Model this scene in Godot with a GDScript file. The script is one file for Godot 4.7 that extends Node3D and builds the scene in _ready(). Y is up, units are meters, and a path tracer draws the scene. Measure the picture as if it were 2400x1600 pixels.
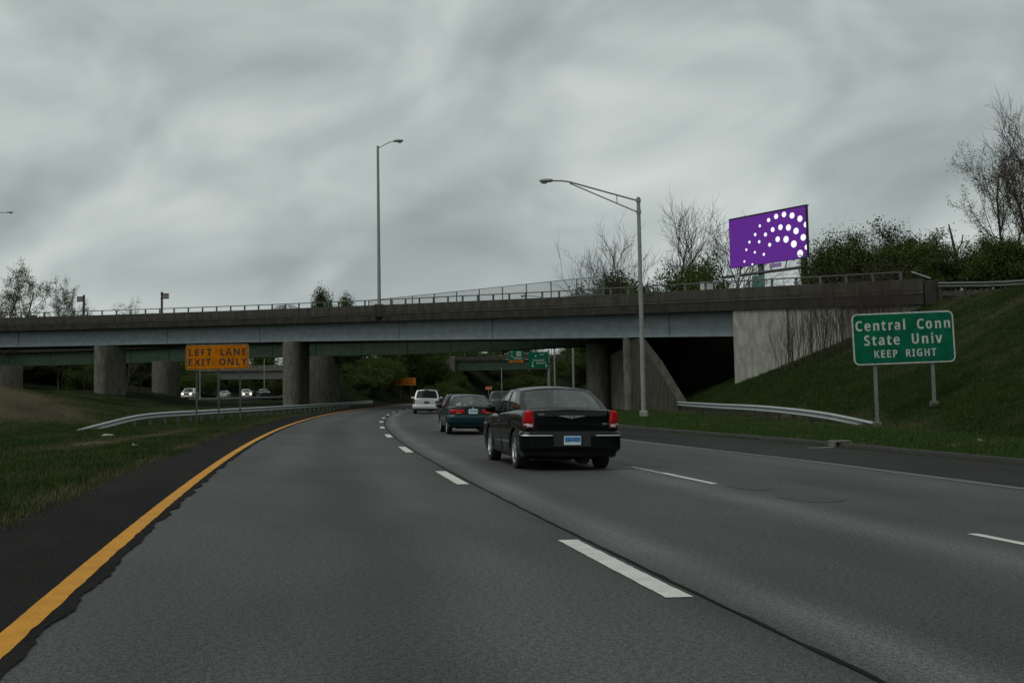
extends Node3D

# ---------------------------------------------------------------- mesh builder
class MB:
	var v := PackedVector3Array()
	var n := PackedVector3Array()
	var uv := PackedVector2Array()
	var c := PackedColorArray()
	var use_c := false
	var col := Color.WHITE

	func vert(p: Vector3, nn: Vector3, t: Vector2, k: Color) -> void:
		v.append(p)
		n.append(nn)
		uv.append(t)
		if use_c:
			c.append(k)

	# a, b, d counter-clockwise seen from outside
	func tri(a: Vector3, b: Vector3, d: Vector3) -> void:
		var nn := (b - a).cross(d - a).normalized()
		vert(a, nn, Vector2.ZERO, col)
		vert(d, nn, Vector2(1, 1), col)
		vert(b, nn, Vector2(1, 0), col)

	func quad(a: Vector3, b: Vector3, d: Vector3, e: Vector3) -> void:
		var nn := (b - a).cross(e - a).normalized()
		if nn == Vector3.ZERO:
			nn = (d - b).cross(e - b).normalized()
		vert(a, nn, Vector2(0, 0), col)
		vert(d, nn, Vector2(1, 1), col)
		vert(b, nn, Vector2(1, 0), col)
		vert(a, nn, Vector2(0, 0), col)
		vert(e, nn, Vector2(0, 1), col)
		vert(d, nn, Vector2(1, 1), col)

	func box(ctr: Vector3, size: Vector3, bs := Basis()) -> void:
		var h := size * 0.5
		var p := []
		for i in 8:
			p.append(ctr + bs * Vector3(h.x * (1 if i & 1 else -1), h.y * (1 if i & 2 else -1), h.z * (1 if i & 4 else -1)))
		quad(p[4], p[5], p[7], p[6])
		quad(p[1], p[0], p[2], p[3])
		quad(p[5], p[1], p[3], p[7])
		quad(p[0], p[4], p[6], p[2])
		quad(p[6], p[7], p[3], p[2])
		quad(p[0], p[1], p[5], p[4])

	# box with chamfered vertical and horizontal edges
	func cbox(ctr: Vector3, size: Vector3, b: float, bs := Basis()) -> void:
		var h := size * 0.5
		var ring := func(y: float, ins: float) -> Array:
			var r := []
			var x := h.x - ins
			var z := h.z - ins
			for q in [Vector2(x - b, z), Vector2(x, z - b), Vector2(x, -z + b), Vector2(x - b, -z), Vector2(-x + b, -z), Vector2(-x, -z + b), Vector2(-x, z - b), Vector2(-x + b, z)]:
				r.append(ctr + bs * Vector3(q.x, y, q.y))
			return r
		var rs := [ring.call(-h.y, b), ring.call(-h.y + b, 0.0), ring.call(h.y - b, 0.0), ring.call(h.y, b)]
		for k in 3:
			for i in 8:
				var j := (i + 1) % 8
				quad(rs[k][j], rs[k][i], rs[k + 1][i], rs[k + 1][j])
		for i in range(1, 7):
			tri(rs[3][0], rs[3][i + 1], rs[3][i])
			tri(rs[0][0], rs[0][i], rs[0][i + 1])

	# smooth tube along points
	func tube(pts: PackedVector3Array, radii: PackedFloat32Array, sides: int, cap := true) -> void:
		var m := pts.size()
		var up := Vector3.UP
		var prev := []
		var prevn := []
		for i in m:
			var d: Vector3
			if i == 0:
				d = pts[1] - pts[0]
			elif i == m - 1:
				d = pts[m - 1] - pts[m - 2]
			else:
				d = pts[i + 1] - pts[i - 1]
			d = d.normalized()
			if i == 0:
				up = Vector3.RIGHT if absf(d.y) > 0.9 else Vector3.UP
			var x := up.cross(d).normalized()
			up = d.cross(x).normalized()
			var ring := []
			var rn := []
			for k in sides:
				var a := TAU * k / sides
				var o := x * cos(a) + up * sin(a)
				ring.append(pts[i] + o * radii[i])
				rn.append(o)
			if i > 0:
				for k in sides:
					var j := (k + 1) % sides
					vert(prev[k], prevn[k], Vector2(0, 0), col)
					vert(ring[j], rn[j], Vector2(1, 1), col)
					vert(prev[j], prevn[j], Vector2(1, 0), col)
					vert(prev[k], prevn[k], Vector2(0, 0), col)
					vert(ring[k], rn[k], Vector2(0, 1), col)
					vert(ring[j], rn[j], Vector2(1, 1), col)
			elif cap:
				for k in range(1, sides - 1):
					tri(ring[0], ring[k + 1], ring[k])
			if i == m - 1 and cap:
				for k in range(1, sides - 1):
					tri(ring[0], ring[k], ring[k + 1])
			prev = ring
			prevn = rn

	func rod(a: Vector3, b: Vector3, r0: float, r1: float, sides := 8) -> void:
		tube(PackedVector3Array([a, b]), PackedFloat32Array([r0, r1]), sides)

	# smooth grid: rows of PackedVector3Array, outside is rows x cols (row dir cross col dir)
	func grid(rows: Array, us := PackedFloat32Array(), vs := PackedFloat32Array(), cols := []) -> void:
		var m: int = rows.size()
		var k: int = rows[0].size()
		var nr := []
		for i in m:
			var r: PackedVector3Array = rows[i]
			var rp: PackedVector3Array = rows[maxi(i - 1, 0)]
			var rq: PackedVector3Array = rows[mini(i + 1, m - 1)]
			var a := PackedVector3Array()
			for j in k:
				var d1 := rq[j] - rp[j]
				var d2 := r[mini(j + 1, k - 1)] - r[maxi(j - 1, 0)]
				var q := d1.cross(d2)
				if q.length_squared() < 1e-14:
					var jj := clampi(j, 1, k - 2) if k > 2 else j
					q = (rq[jj] - rp[jj]).cross(r[mini(jj + 1, k - 1)] - r[maxi(jj - 1, 0)])
				a.append(q.normalized())
			nr.append(a)
		for i in m - 1:
			for j in k - 1:
				var ids := [[i, j], [i + 1, j + 1], [i + 1, j], [i, j], [i, j + 1], [i + 1, j + 1]]
				for t in ids:
					var tu: float = us[t[1]] if us.size() else float(t[1]) / (k - 1)
					var tv: float = vs[t[0]] if vs.size() else float(t[0]) / (m - 1)
					vert(rows[t[0]][t[1]], nr[t[0]][t[1]], Vector2(tu, tv), cols[t[0]][t[1]] if cols.size() else col)

	func mesh() -> ArrayMesh:
		var a := []
		a.resize(Mesh.ARRAY_MAX)
		a[Mesh.ARRAY_VERTEX] = v
		a[Mesh.ARRAY_NORMAL] = n
		a[Mesh.ARRAY_TEX_UV] = uv
		if use_c:
			a[Mesh.ARRAY_COLOR] = c
		var m := ArrayMesh.new()
		m.add_surface_from_arrays(Mesh.PRIMITIVE_TRIANGLES, a)
		return m

var M := {}
var used := {}

func numbered(s: String) -> String:
	if not used.has(s):
		used[s] = 0
		return s
	used[s] += 1
	return "%s_%03d" % [s, used[s]]

func tag(o: Node, label: String, category: String, group := "") -> Node:
	o.set_meta("label", label)
	o.set_meta("category", category)
	if group != "":
		o.set_meta("group", group)
	return o

func thing(called: String, label: String, category: String, at := Vector3.ZERO, turn := 0.0, group := "") -> Node3D:
	var o := Node3D.new()
	o.name = numbered(called)
	add_child(o)
	o.position = at
	o.rotation.y = turn
	tag(o, label, category, group)
	return o

func structure(called: String, parent: Node = null) -> Node3D:
	var o := Node3D.new()
	o.name = numbered(called) if parent == null else called
	(self if parent == null else parent).add_child(o, true)
	o.set_meta("kind", "structure")
	return o

func obj(called: String, mesh: Mesh, m: Material, parent: Node) -> MeshInstance3D:
	var o := MeshInstance3D.new()
	o.name = called
	o.mesh = mesh
	o.material_override = m
	parent.add_child(o, true)
	return o

func build(called: String, b: MB, m: Material, parent: Node) -> MeshInstance3D:
	return obj(called, b.mesh(), m, parent)

func copy(o: Node3D, label: String, group := "") -> Node3D:
	var base := String(o.name)
	if base.length() > 4 and base[base.length() - 4] == "_" and base.right(3).is_valid_int():
		base = base.left(base.length() - 4)
	var r: Node3D = o.duplicate()
	r.name = numbered(base)
	add_child(r)
	r.set_meta("label", label)
	if group != "":
		r.set_meta("group", group)
	return r

# ---------------------------------------------------------------- materials
func lin(r: float, g: float, b: float) -> Color:
	return Color(r, g, b).linear_to_srgb()

func noise(sd: int, f: float, oct := 4, kind := FastNoiseLite.TYPE_SIMPLEX_SMOOTH) -> FastNoiseLite:
	var q := FastNoiseLite.new()
	q.seed = sd
	q.frequency = f
	q.noise_type = kind
	q.fractal_type = FastNoiseLite.FRACTAL_FBM
	q.fractal_octaves = oct
	return q

# tiling colour texture: coarse and fine noise mixed, mapped from dark to light factor around 1
func tint_tex(sd: int, size: int, coarse: float, fine: float, amt_c: float, amt_f: float, hue := Color(1, 1, 1), stretch := 1.0) -> ImageTexture:
	var a := noise(sd, coarse / size, 4).get_seamless_image(size, int(size / stretch)).get_data() if stretch == 1.0 else PackedByteArray()
	if stretch != 1.0:
		var im := noise(sd, coarse / size, 4).get_seamless_image(size, int(size / stretch))
		im.resize(size, size, Image.INTERPOLATE_CUBIC)
		im.convert(Image.FORMAT_L8)
		a = im.get_data()
	var b := noise(sd + 7, fine / size, 2).get_seamless_image(size, size).get_data()
	var out := PackedByteArray()
	out.resize(size * size * 3)
	var i := 0
	for p in size * size:
		var k := 1.0 + amt_c * (a[p] / 127.5 - 1.0) + amt_f * (b[p] / 127.5 - 1.0)
		k = clampf(k * 0.5, 0.0, 1.0)
		out[i] = int(255.0 * pow(k * hue.r, 0.4545))
		out[i + 1] = int(255.0 * pow(k * hue.g, 0.4545))
		out[i + 2] = int(255.0 * pow(k * hue.b, 0.4545))
		i += 3
	return ImageTexture.create_from_image(Image.create_from_data(size, size, false, Image.FORMAT_RGB8, out))

func plain(c: Color, rough := 0.7, metal := 0.0) -> StandardMaterial3D:
	var m := StandardMaterial3D.new()
	m.albedo_color = c
	m.roughness = rough
	m.metallic = metal
	return m

# material with a tiling variation; colour is the linear base colour (texture averages 0.5 linear)
func grainy(r: float, g: float, b: float, rough: float, tex: Texture2D, scale: float, metal := 0.0, world := true) -> StandardMaterial3D:
	var m := plain(lin(minf(r * 2, 1), minf(g * 2, 1), minf(b * 2, 1)), rough, metal)
	m.albedo_texture = tex
	m.uv1_triplanar = true
	m.uv1_world_triplanar = world
	m.uv1_scale = Vector3.ONE * scale
	return m

func paint(r: float, g: float, b: float, metal := 0.0, rough := 0.35) -> StandardMaterial3D:
	var m := plain(lin(r, g, b), rough, metal)
	m.clearcoat_enabled = true
	m.clearcoat = 1.0
	m.clearcoat_roughness = 0.06
	return m

func glass(r: float, g: float, b: float, alpha: float) -> StandardMaterial3D:
	var m := plain(Color(lin(r, g, b), alpha), 0.03)
	m.albedo_color.a = alpha
	m.transparency = BaseMaterial3D.TRANSPARENCY_ALPHA
	return m

func vcol(rough: float, tex: Texture2D = null, scale := 1.0) -> StandardMaterial3D:
	var m := plain(Color.WHITE, rough)
	m.vertex_color_use_as_albedo = true
	if tex:
		m.albedo_texture = tex
		m.uv1_triplanar = true
		m.uv1_world_triplanar = true
		m.uv1_scale = Vector3.ONE * scale
	return m

func make_materials() -> void:
	var t_fine := tint_tex(3, 512, 6, 90, 0.28, 0.22)
	var t_conc := tint_tex(11, 1024, 7, 120, 0.35, 0.13)
	var t_streak := tint_tex(19, 1024, 14, 150, 0.42, 0.10, Color(1, 0.99, 0.96), 4.0)
	var t_asph := tint_tex(29, 1024, 40, 130, 0.45, 0.95)
	var t_rust := tint_tex(37, 512, 9, 80, 0.25, 0.15)
	var t_grass := tint_tex(43, 1024, 14, 200, 0.35, 0.45)
	M.t_asph = t_asph
	M.t_fine = t_fine
	M.t_streak = t_streak
	M.t_grass = t_grass
	M.lane = vcol(0.86, t_asph, 0.42)
	M.shoulder = vcol(0.92, t_asph, 0.42)
	M.shoulder.metallic_specular = 0.10
	M.seal = grainy(0.012, 0.012, 0.012, 0.6, t_fine, 2.0)
	M.yellow = grainy(0.50, 0.225, 0.022, 0.65, tint_tex(71, 512, 5, 60, 0.16, 0.22), 0.5)
	M.yellow.metallic_specular = 0.2
	M.white_line = grainy(0.50, 0.50, 0.46, 0.7, tint_tex(72, 512, 5, 60, 0.14, 0.22), 0.5)
	M.worn_line = grainy(0.26, 0.26, 0.245, 0.8, t_asph, 0.5)
	M.ground = vcol(0.95, t_grass, 0.28)
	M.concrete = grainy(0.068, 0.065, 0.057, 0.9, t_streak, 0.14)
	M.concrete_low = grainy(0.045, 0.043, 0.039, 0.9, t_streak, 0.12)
	M.concrete_pale = grainy(0.30, 0.30, 0.27, 0.9, t_streak, 0.22)
	M.concrete_pier = grainy(0.135, 0.13, 0.112, 0.9, t_streak, 0.16)
	M.steel_blue = grainy(0.265, 0.315, 0.335, 0.55, t_rust, 0.12)
	M.steel_green = grainy(0.050, 0.078, 0.052, 0.6, t_rust, 0.12)
	M.rail_dark = grainy(0.13, 0.13, 0.125, 0.6, t_fine, 0.5, 0.3)
	M.galv = grainy(0.40, 0.43, 0.43, 0.48, t_fine, 0.7, 0.55)
	M.galv_dull = grainy(0.25, 0.265, 0.255, 0.6, t_fine, 0.6, 0.3)
	M.galv_sign = grainy(0.17, 0.18, 0.175, 0.6, t_fine, 0.6, 0.2)
	M.galv_pole = grainy(0.26, 0.265, 0.25, 0.55, t_fine, 0.5, 0.25)
	M.wire = plain(lin(0.12, 0.15, 0.14), 0.7, 0.3)
	M.wood = grainy(0.085, 0.07, 0.055, 0.9, t_streak, 0.5)
	M.sign_back = grainy(0.22, 0.21, 0.21, 0.6, t_fine, 0.8, 0.2)
	M.sign_green = grainy(0.003, 0.112, 0.058, 0.5, t_fine, 0.25)
	M.sign_green.metallic_specular = 0.2
	M.sign_white = grainy(0.62, 0.66, 0.62, 0.5, t_fine, 0.6)
	M.sign_orange = grainy(0.50, 0.150, 0.003, 0.6, t_fine, 0.3)
	M.sign_orange.metallic_specular = 0.15
	M.post_dark = grainy(0.055, 0.058, 0.055, 0.7, t_fine, 0.6)
	M.wing = grainy(0.072, 0.069, 0.060, 0.9, t_streak, 0.16)
	M.orange_edge = grainy(0.50, 0.30, 0.12, 0.6, t_fine, 0.3)
	M.sign_black = plain(lin(0.012, 0.013, 0.015), 0.6)
	M.bark = grainy(0.075, 0.062, 0.052, 0.95, t_streak, 0.8, 0.0, false)
	M.bark_pale = grainy(0.11, 0.095, 0.08, 0.95, t_streak, 0.8, 0.0, false)
	M.twig = plain(lin(0.07, 0.054, 0.047), 0.95)
	M.leaf_vc = vcol(0.8)
	M.leaf_vc.backlight_enabled = true
	M.leaf_vc.backlight = Color(0.25, 0.3, 0.15)
	M.black_paint = paint(0.004, 0.0044, 0.0055, 0.0, 0.4)
	M.black_paint.metallic_specular = 0.12
	M.black_paint.clearcoat = 0.55
	M.teal_paint = paint(0.004, 0.023, 0.027, 0.0, 0.4)
	M.teal_paint.metallic_specular = 0.15
	M.teal_paint.clearcoat = 0.6
	M.silver_paint = paint(0.50, 0.50, 0.52, 0.3, 0.4)
	M.maroon_paint = paint(0.03, 0.018, 0.017, 0.1, 0.35)
	M.grey_paint = paint(0.03, 0.032, 0.034, 0.1, 0.35)
	M.white_paint = paint(0.62, 0.62, 0.60)
	M.navy_paint = paint(0.012, 0.013, 0.018)
	M.car_glass = glass(0.02, 0.035, 0.03, 0.38)
	M.dark_glass = plain(lin(0.006, 0.006, 0.008), 0.12)
	M.dark_glass.metallic_specular = 0.25
	M.mirror = plain(lin(0.4, 0.42, 0.42), 0.08, 1.0)
	M.chrome = plain(lin(0.75, 0.75, 0.74), 0.18, 1.0)
	M.tail_red = paint(0.42, 0.008, 0.012, 0.0, 0.3)
	M.tail_red.metallic_specular = 0.2
	M.tail_red.clearcoat = 0.35
	M.tail_dark = paint(0.13, 0.006, 0.008, 0.0, 0.25)
	M.tail_clear = paint(0.55, 0.50, 0.48, 0.2, 0.2)
	M.lamp_amber = paint(0.5, 0.16, 0.02, 0.0, 0.25)
	M.tyre = grainy(0.018, 0.018, 0.018, 0.9, t_fine, 3.0, 0.0, false)
	M.under = plain(lin(0.008, 0.008, 0.008), 0.95)
	M.trim = plain(lin(0.014, 0.014, 0.015), 0.55)
	M.rim = plain(lin(0.45, 0.45, 0.44), 0.35, 0.8)
	M.seat = plain(lin(0.09, 0.095, 0.085), 0.9)
	M.seat_dark = plain(lin(0.03, 0.03, 0.03), 0.9)
	M.paper = plain(lin(0.7, 0.75, 0.68), 0.8)
	M.plate_blue = plain(lin(0.10, 0.34, 0.62), 0.5)
	M.plate_pale = plain(lin(0.62, 0.72, 0.78), 0.5)
	M.plate_ink = plain(lin(0.02, 0.06, 0.22), 0.5)
	M.teal_panel = grainy(0.12, 0.25, 0.24, 0.6, t_fine, 0.3)
	M.pale_panel = grainy(0.5, 0.52, 0.5, 0.7, t_fine, 0.3)
	M.dirt = plain(lin(0.06, 0.05, 0.04), 0.95)
	M.head_on = plain(lin(0.9, 0.85, 0.75), 0.3)
	M.head_on.emission_enabled = true
	M.head_on.emission = Color(1.0, 0.93, 0.80)
	M.head_on.emission_energy_multiplier = 4.0
	M.lens = plain(lin(0.30, 0.31, 0.30), 0.25)
	for k in ["ground", "leaf_vc", "concrete", "concrete_low", "concrete_pale", "concrete_pier", "wing", "twig", "bark", "wood", "steel_green", "seal"]:
		M[k].metallic_specular = 0.08
	M.lane.metallic_specular = 0.28
	M.litter = plain(lin(0.36, 0.35, 0.31), 0.8)

# ---------------------------------------------------------------- lie of the land
const CA := 2.892
const CB := -0.20208
const CC := 0.000779

func road_x(d: float) -> float:
	var e := minf(d, 150.0)
	var x := CA + CB * e + CC * e * e
	if d > 150.0:
		x += (CB + 2 * CC * 150.0) * (d - 150.0) + 0.0011 * (d - 150.0) * (d - 150.0)
	return x

func road_p(d: float, lat: float, lift := 0.0) -> Vector3:
	var s := (road_x(d + 0.5) - road_x(d - 0.5))
	var nn := Vector2(1, s).normalized()     # across the road: (x, d)
	var x := road_x(d) + lat * nn.x
	var dd := d - lat * nn.y
	return Vector3(x, road_y(lat) + lift, -dd)

func road_y(lat: float) -> float:
	return -0.02 * (clampf(lat, -5.8, 11.0) + 2.0)

func sm(a: float, b: float, x: float) -> float:
	return smoothstep(a, b, x) if a < b else 1.0 - smoothstep(b, a, x)

func toe_x(d: float) -> float:
	return 13.3 - (d - 45.0) * 0.0686

func edge_r(d: float) -> float:
	return 11.75 - 1.6 * sm(30, 58, d)

var gn1: FastNoiseLite
var gn2: FastNoiseLite

func land(x: float, z: float) -> float:
	var d := -z
	var s := (road_x(d + 0.5) - road_x(d - 0.5))
	var lat := (x - road_x(d)) / sqrt(1.0 + s * s)
	var h := road_y(lat)
	var lo := -5.75
	var hi := edge_r(d)
	if lat > lo and lat < hi:
		var inside := minf(lat - lo, hi - lat)
		return h - 0.10 * sm(0.0, 0.4, inside) - 0.005
	h += 0.035 * gn1.get_noise_2d(x * 2.0, z * 2.0) * sm(0.0, 1.5, maxf(lo - lat, lat - hi))
	if lat < lo:
		# left verge, mound and far slopes
		h -= 0.12 * sm(-7, -10, lat) * sm(90, 40, d)
		var mx := (x + 37.0) / 10.5
		var mz := (d - 74.0) / 11.5
		h += 3.0 * exp(-(mx * mx + mz * mz)) * sm(-17.5, -25.0, x)
		h += 1.9 * sm(-34.0, -47.0, x) * sm(80, 105, d) * lerpf(1.0, sm(164, 146, d), sm(-70.0, -62.0, x))
		h += 0.40 * sm(-15, -24, x) * sm(95, 118, d)
		h += 7.0 * sm(-8.0, -19.0, lat) * sm(-0.180, -0.145, x / maxf(d, 1.0)) * sm(132, 185, d)
		h += 9.0 * sm(-62, -110, x) * sm(130, 220, d)
		h += 0.55 * sm(-40, -50, x) * sm(150, 185, d) * sm(-80, -60, x)
		h += (0.15 + 0.35 * sm(60, 80, -x)) * gn2.get_noise_2d(x, z) * sm(8, 30, lo - lat)
	else:
		var e := x - toe_x(d)
		var hill := 0.0
		if e > -0.6:
			hill = 0.53 * (e + 0.6) * (e + 0.6) / (e + 2.2)
			hill += 0.12 * sm(0.5, 5, e) * gn2.get_noise_2d(x * 2.0, z * 2.0)
		hill = minf(hill, 6.2 + 0.03 * (e - 12.0) + 0.6 * sm(70, 78, d))
		if d > 76.0:
			# the overpass cuts through the slope: ground below its end span stays lower
			var cut := sm(76, 84, d) * sm(112, 100, d) * sm(15.5 + (d - 80) * 0.55, 9.0, x)
			hill = lerpf(hill, minf(hill, 1.6), cut)
		h += hill + 0.14 * sm(0.0, 3.0, lat - hi)
		h += 3.0 * sm(140, 230, d) * sm(12, 30, lat)
	return h

func _ready() -> void:
	# camera
	var cam := Camera3D.new()
	cam.name = "camera"
	add_child(cam)
	cam.position = Vector3(0, 1.4, 0)
	cam.rotation = Vector3(atan(218.0 / 2850.0), 0, -0.0174)
	cam.near = 0.1
	cam.far = 3000.0
	cam.projection = Camera3D.PROJECTION_FRUSTUM
	cam.size = 0.1 * 1600.0 / 2850.0
	cam.frustum_offset = Vector2(0, -100.0 / 1600.0 * cam.size)
	cam.current = true
	# sky, haze and exposure
	var we := WorldEnvironment.new()
	we.name = "environment"
	add_child(we)
	var env := Environment.new()
	we.environment = env
	env.background_mode = Environment.BG_SKY
	env.sky = Sky.new()
	var sk := PanoramaSkyMaterial.new()
	sk.panorama = cloud_sky()
	env.sky.sky_material = sk
	env.tonemap_mode = Environment.TONE_MAPPER_LINEAR
	env.tonemap_exposure = 1.0
	env.sdfgi_enabled = true
	env.ssao_enabled = true
	env.ssil_enabled = true
	# the brightest part of the overcast, high behind the camera on the left
	var sun := DirectionalLight3D.new()
	sun.name = "sun"
	add_child(sun)
	sun.light_energy = 0.30
	sun.light_color = Color(1.0, 0.985, 0.95)
	sun.light_angular_distance = 40.0
	sun.shadow_enabled = true
	sun.look_at_from_position(Vector3(-30, 62, 30), Vector3.ZERO)

	make_materials()
	gn1 = noise(5, 0.5, 3)
	gn2 = noise(6, 0.09, 3)
	make_ground()
	make_road()
	make_overpass()
	make_green_bridge()
	make_far_bridges()
	make_rails()
	make_signs()
	make_lamps()
	make_billboard()
	make_vehicles()
	make_trees()
	make_verge()

func cloud_sky() -> ImageTexture:
	var w := 2048
	var h := 1024
	var n1 := noise(101, 0.75, 5)
	var n2 := noise(131, 2.6, 4)
	var wp := noise(151, 0.8, 2)
	var out := PackedByteArray()
	out.resize(w * h * 3)
	for j in h:
		var el := (0.5 - (j + 0.5) / h) * PI
		var y := sin(el)
		var cy := cos(el)
		for i in w:
			var k: float
			if j < h / 2 + 4:
				var az := ((i + 0.5) / w - 0.5) * TAU
				# lumpy overcast, its banks drawn out a little and slanting up to the right
				var px := sin(az) * cy
				var pf := cos(az) * cy
				var u := px * 1.1 - y * 0.7
				var t := y * 1.9 + px * 0.70
				var q := wp.get_noise_3d(u * 3.0, t * 3.0, pf * 3.0)
				var a := n1.get_noise_3d(u * 3.0 + 0.35 * q, t * 3.6 + 0.35 * q, pf * 3.0)
				var b := n2.get_noise_3d(u * 2.6 + 0.5 * q, t * 3.2, pf * 2.6)
				k = 0.66 + 0.54 * a + 0.18 * b
				k = clampf(k, 0.0, 1.0)
				k = k * k * (3.0 - 2.0 * k) * 0.35 + k * 0.65
			else:
				k = 0.0
			var o := (j * w + i) * 3
			if j < h / 2 + 4:
				out[o] = int(lerpf(126, 206, k))
				out[o + 1] = int(lerpf(140, 214, k))
				out[o + 2] = int(lerpf(141, 211, k))
			else:
				out[o] = 52
				out[o + 1] = 55
				out[o + 2] = 50
	return ImageTexture.create_from_image(Image.create_from_data(w, h, false, Image.FORMAT_RGB8, out))

# share of dry straw on the grass, 0..1
func dryness(x: float, z: float) -> float:
	var d := -z
	var k := 0.5 * gn2.get_noise_2d(x * 3.1, z * 2.2) + 0.35 * gn1.get_noise_2d(x * 0.8, z * 0.8) + 0.12
	if x < 0.0:
		# bare earth mound and the straw strip before the guardrail
		var mx := (x + 33.5) / 9.0
		var mz := (d - 67.0) / 9.5
		k += 1.5 * exp(-(mx * mx + mz * mz) * (mx * mx + mz * mz))
		var t := (x + 13.5) + (d - 42.0) * 0.03 + 0.5 * gn1.get_noise_2d(x * 0.3 + 9, z * 0.3)
		k += 1.2 * exp(-t * t / 0.9) * sm(33, 38, d) * sm(54, 46, d)
		k += 0.5 * sm(0.5, 0.0, absf(x - road_p(d, -5.95).x))
	else:
		k -= 0.25
		var e := x - toe_x(d)
		k += 0.75 * exp(-e * e / 0.9) * sm(35, 48, d)
		k += 0.35 * sm(3, 9, e)
	return clampf(k, 0.0, 1.0)

func soil_color(x: float, z: float) -> Color:
	var g := Color(0.017, 0.030, 0.009)
	var s := Color(0.105, 0.084, 0.058)
	var m := 0.75 + 0.5 * gn2.get_noise_2d(x * 1.7 + 40, z * 1.7)
	var k := dryness(x, z)
	var c := g.lerp(s, k * 0.75) * m
	# beyond the bridges the ground turns duller and darker, with a ragged edge
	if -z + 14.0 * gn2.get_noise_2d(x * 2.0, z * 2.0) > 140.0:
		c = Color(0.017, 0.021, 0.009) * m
	return Color(c.r * 2.0, c.g * 2.0, c.b * 2.0)

func make_ground() -> void:
	var ds := PackedFloat32Array()
	var d := -60.0
	while d < 900.0:
		ds.append(d)
		d += 4.0 if d < 5.0 else (0.7 if d < 60.0 else (1.2 if d < 140.0 else (3.0 if d < 280.0 else 25.0)))
	var xs := PackedFloat32Array()
	var x := -600.0
	while x < 600.0:
		xs.append(x)
		var ax := absf(x)
		x += 0.6 if ax < 20 else (1.2 if ax < 50 else (4.0 if ax < 120 else 30.0))
	var rows := []
	var cols := []
	for q in ds:
		var r := PackedVector3Array()
		var cr := PackedColorArray()
		for p in xs:
			r.append(Vector3(p, land(p, -q), -q))
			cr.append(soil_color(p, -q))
		rows.append(r)
		cols.append(cr)
	rows.reverse()
	cols.reverse()
	var b := MB.new()
	b.use_c = true
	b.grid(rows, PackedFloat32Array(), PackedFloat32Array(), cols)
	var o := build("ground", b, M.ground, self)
	o.set_meta("kind", "structure")

# a strip of the road between two lateral lines, with colours per vertex
func strip(called: String, d0: float, d1: float, la: Callable, lb: Callable, lift: float, shade: Callable, m: Material, parent: Node, nx := 14, step := 0.8) -> MeshInstance3D:
	var rows := []
	var cols := []
	var d := d0
	while true:
		var r := PackedVector3Array()
		var cr := PackedColorArray()
		var a: float = la.call(d)
		var e: float = lb.call(d)
		for i in nx + 1:
			var lat := lerpf(a, e, float(i) / nx)
			r.append(road_p(d, lat, lift))
			cr.append(shade.call(d, lat))
		rows.append(r)
		cols.append(cr)
		if d >= d1:
			break
		d = minf(d + step * (1.0 if d < 60 else 3.0), d1)
	rows.reverse()
	cols.reverse()
	var b := MB.new()
	b.use_c = true
	b.grid(rows, PackedFloat32Array(), PackedFloat32Array(), cols)
	return build(called, b, m, parent)

func gray(k: float, warm := 0.0) -> Color:
	return Color(k * 2.0 * (1.0 + warm), k * 2.0 * (1.0 + 0.3 * warm + 0.01), k * 2.0 * (1.0 - warm))

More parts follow.
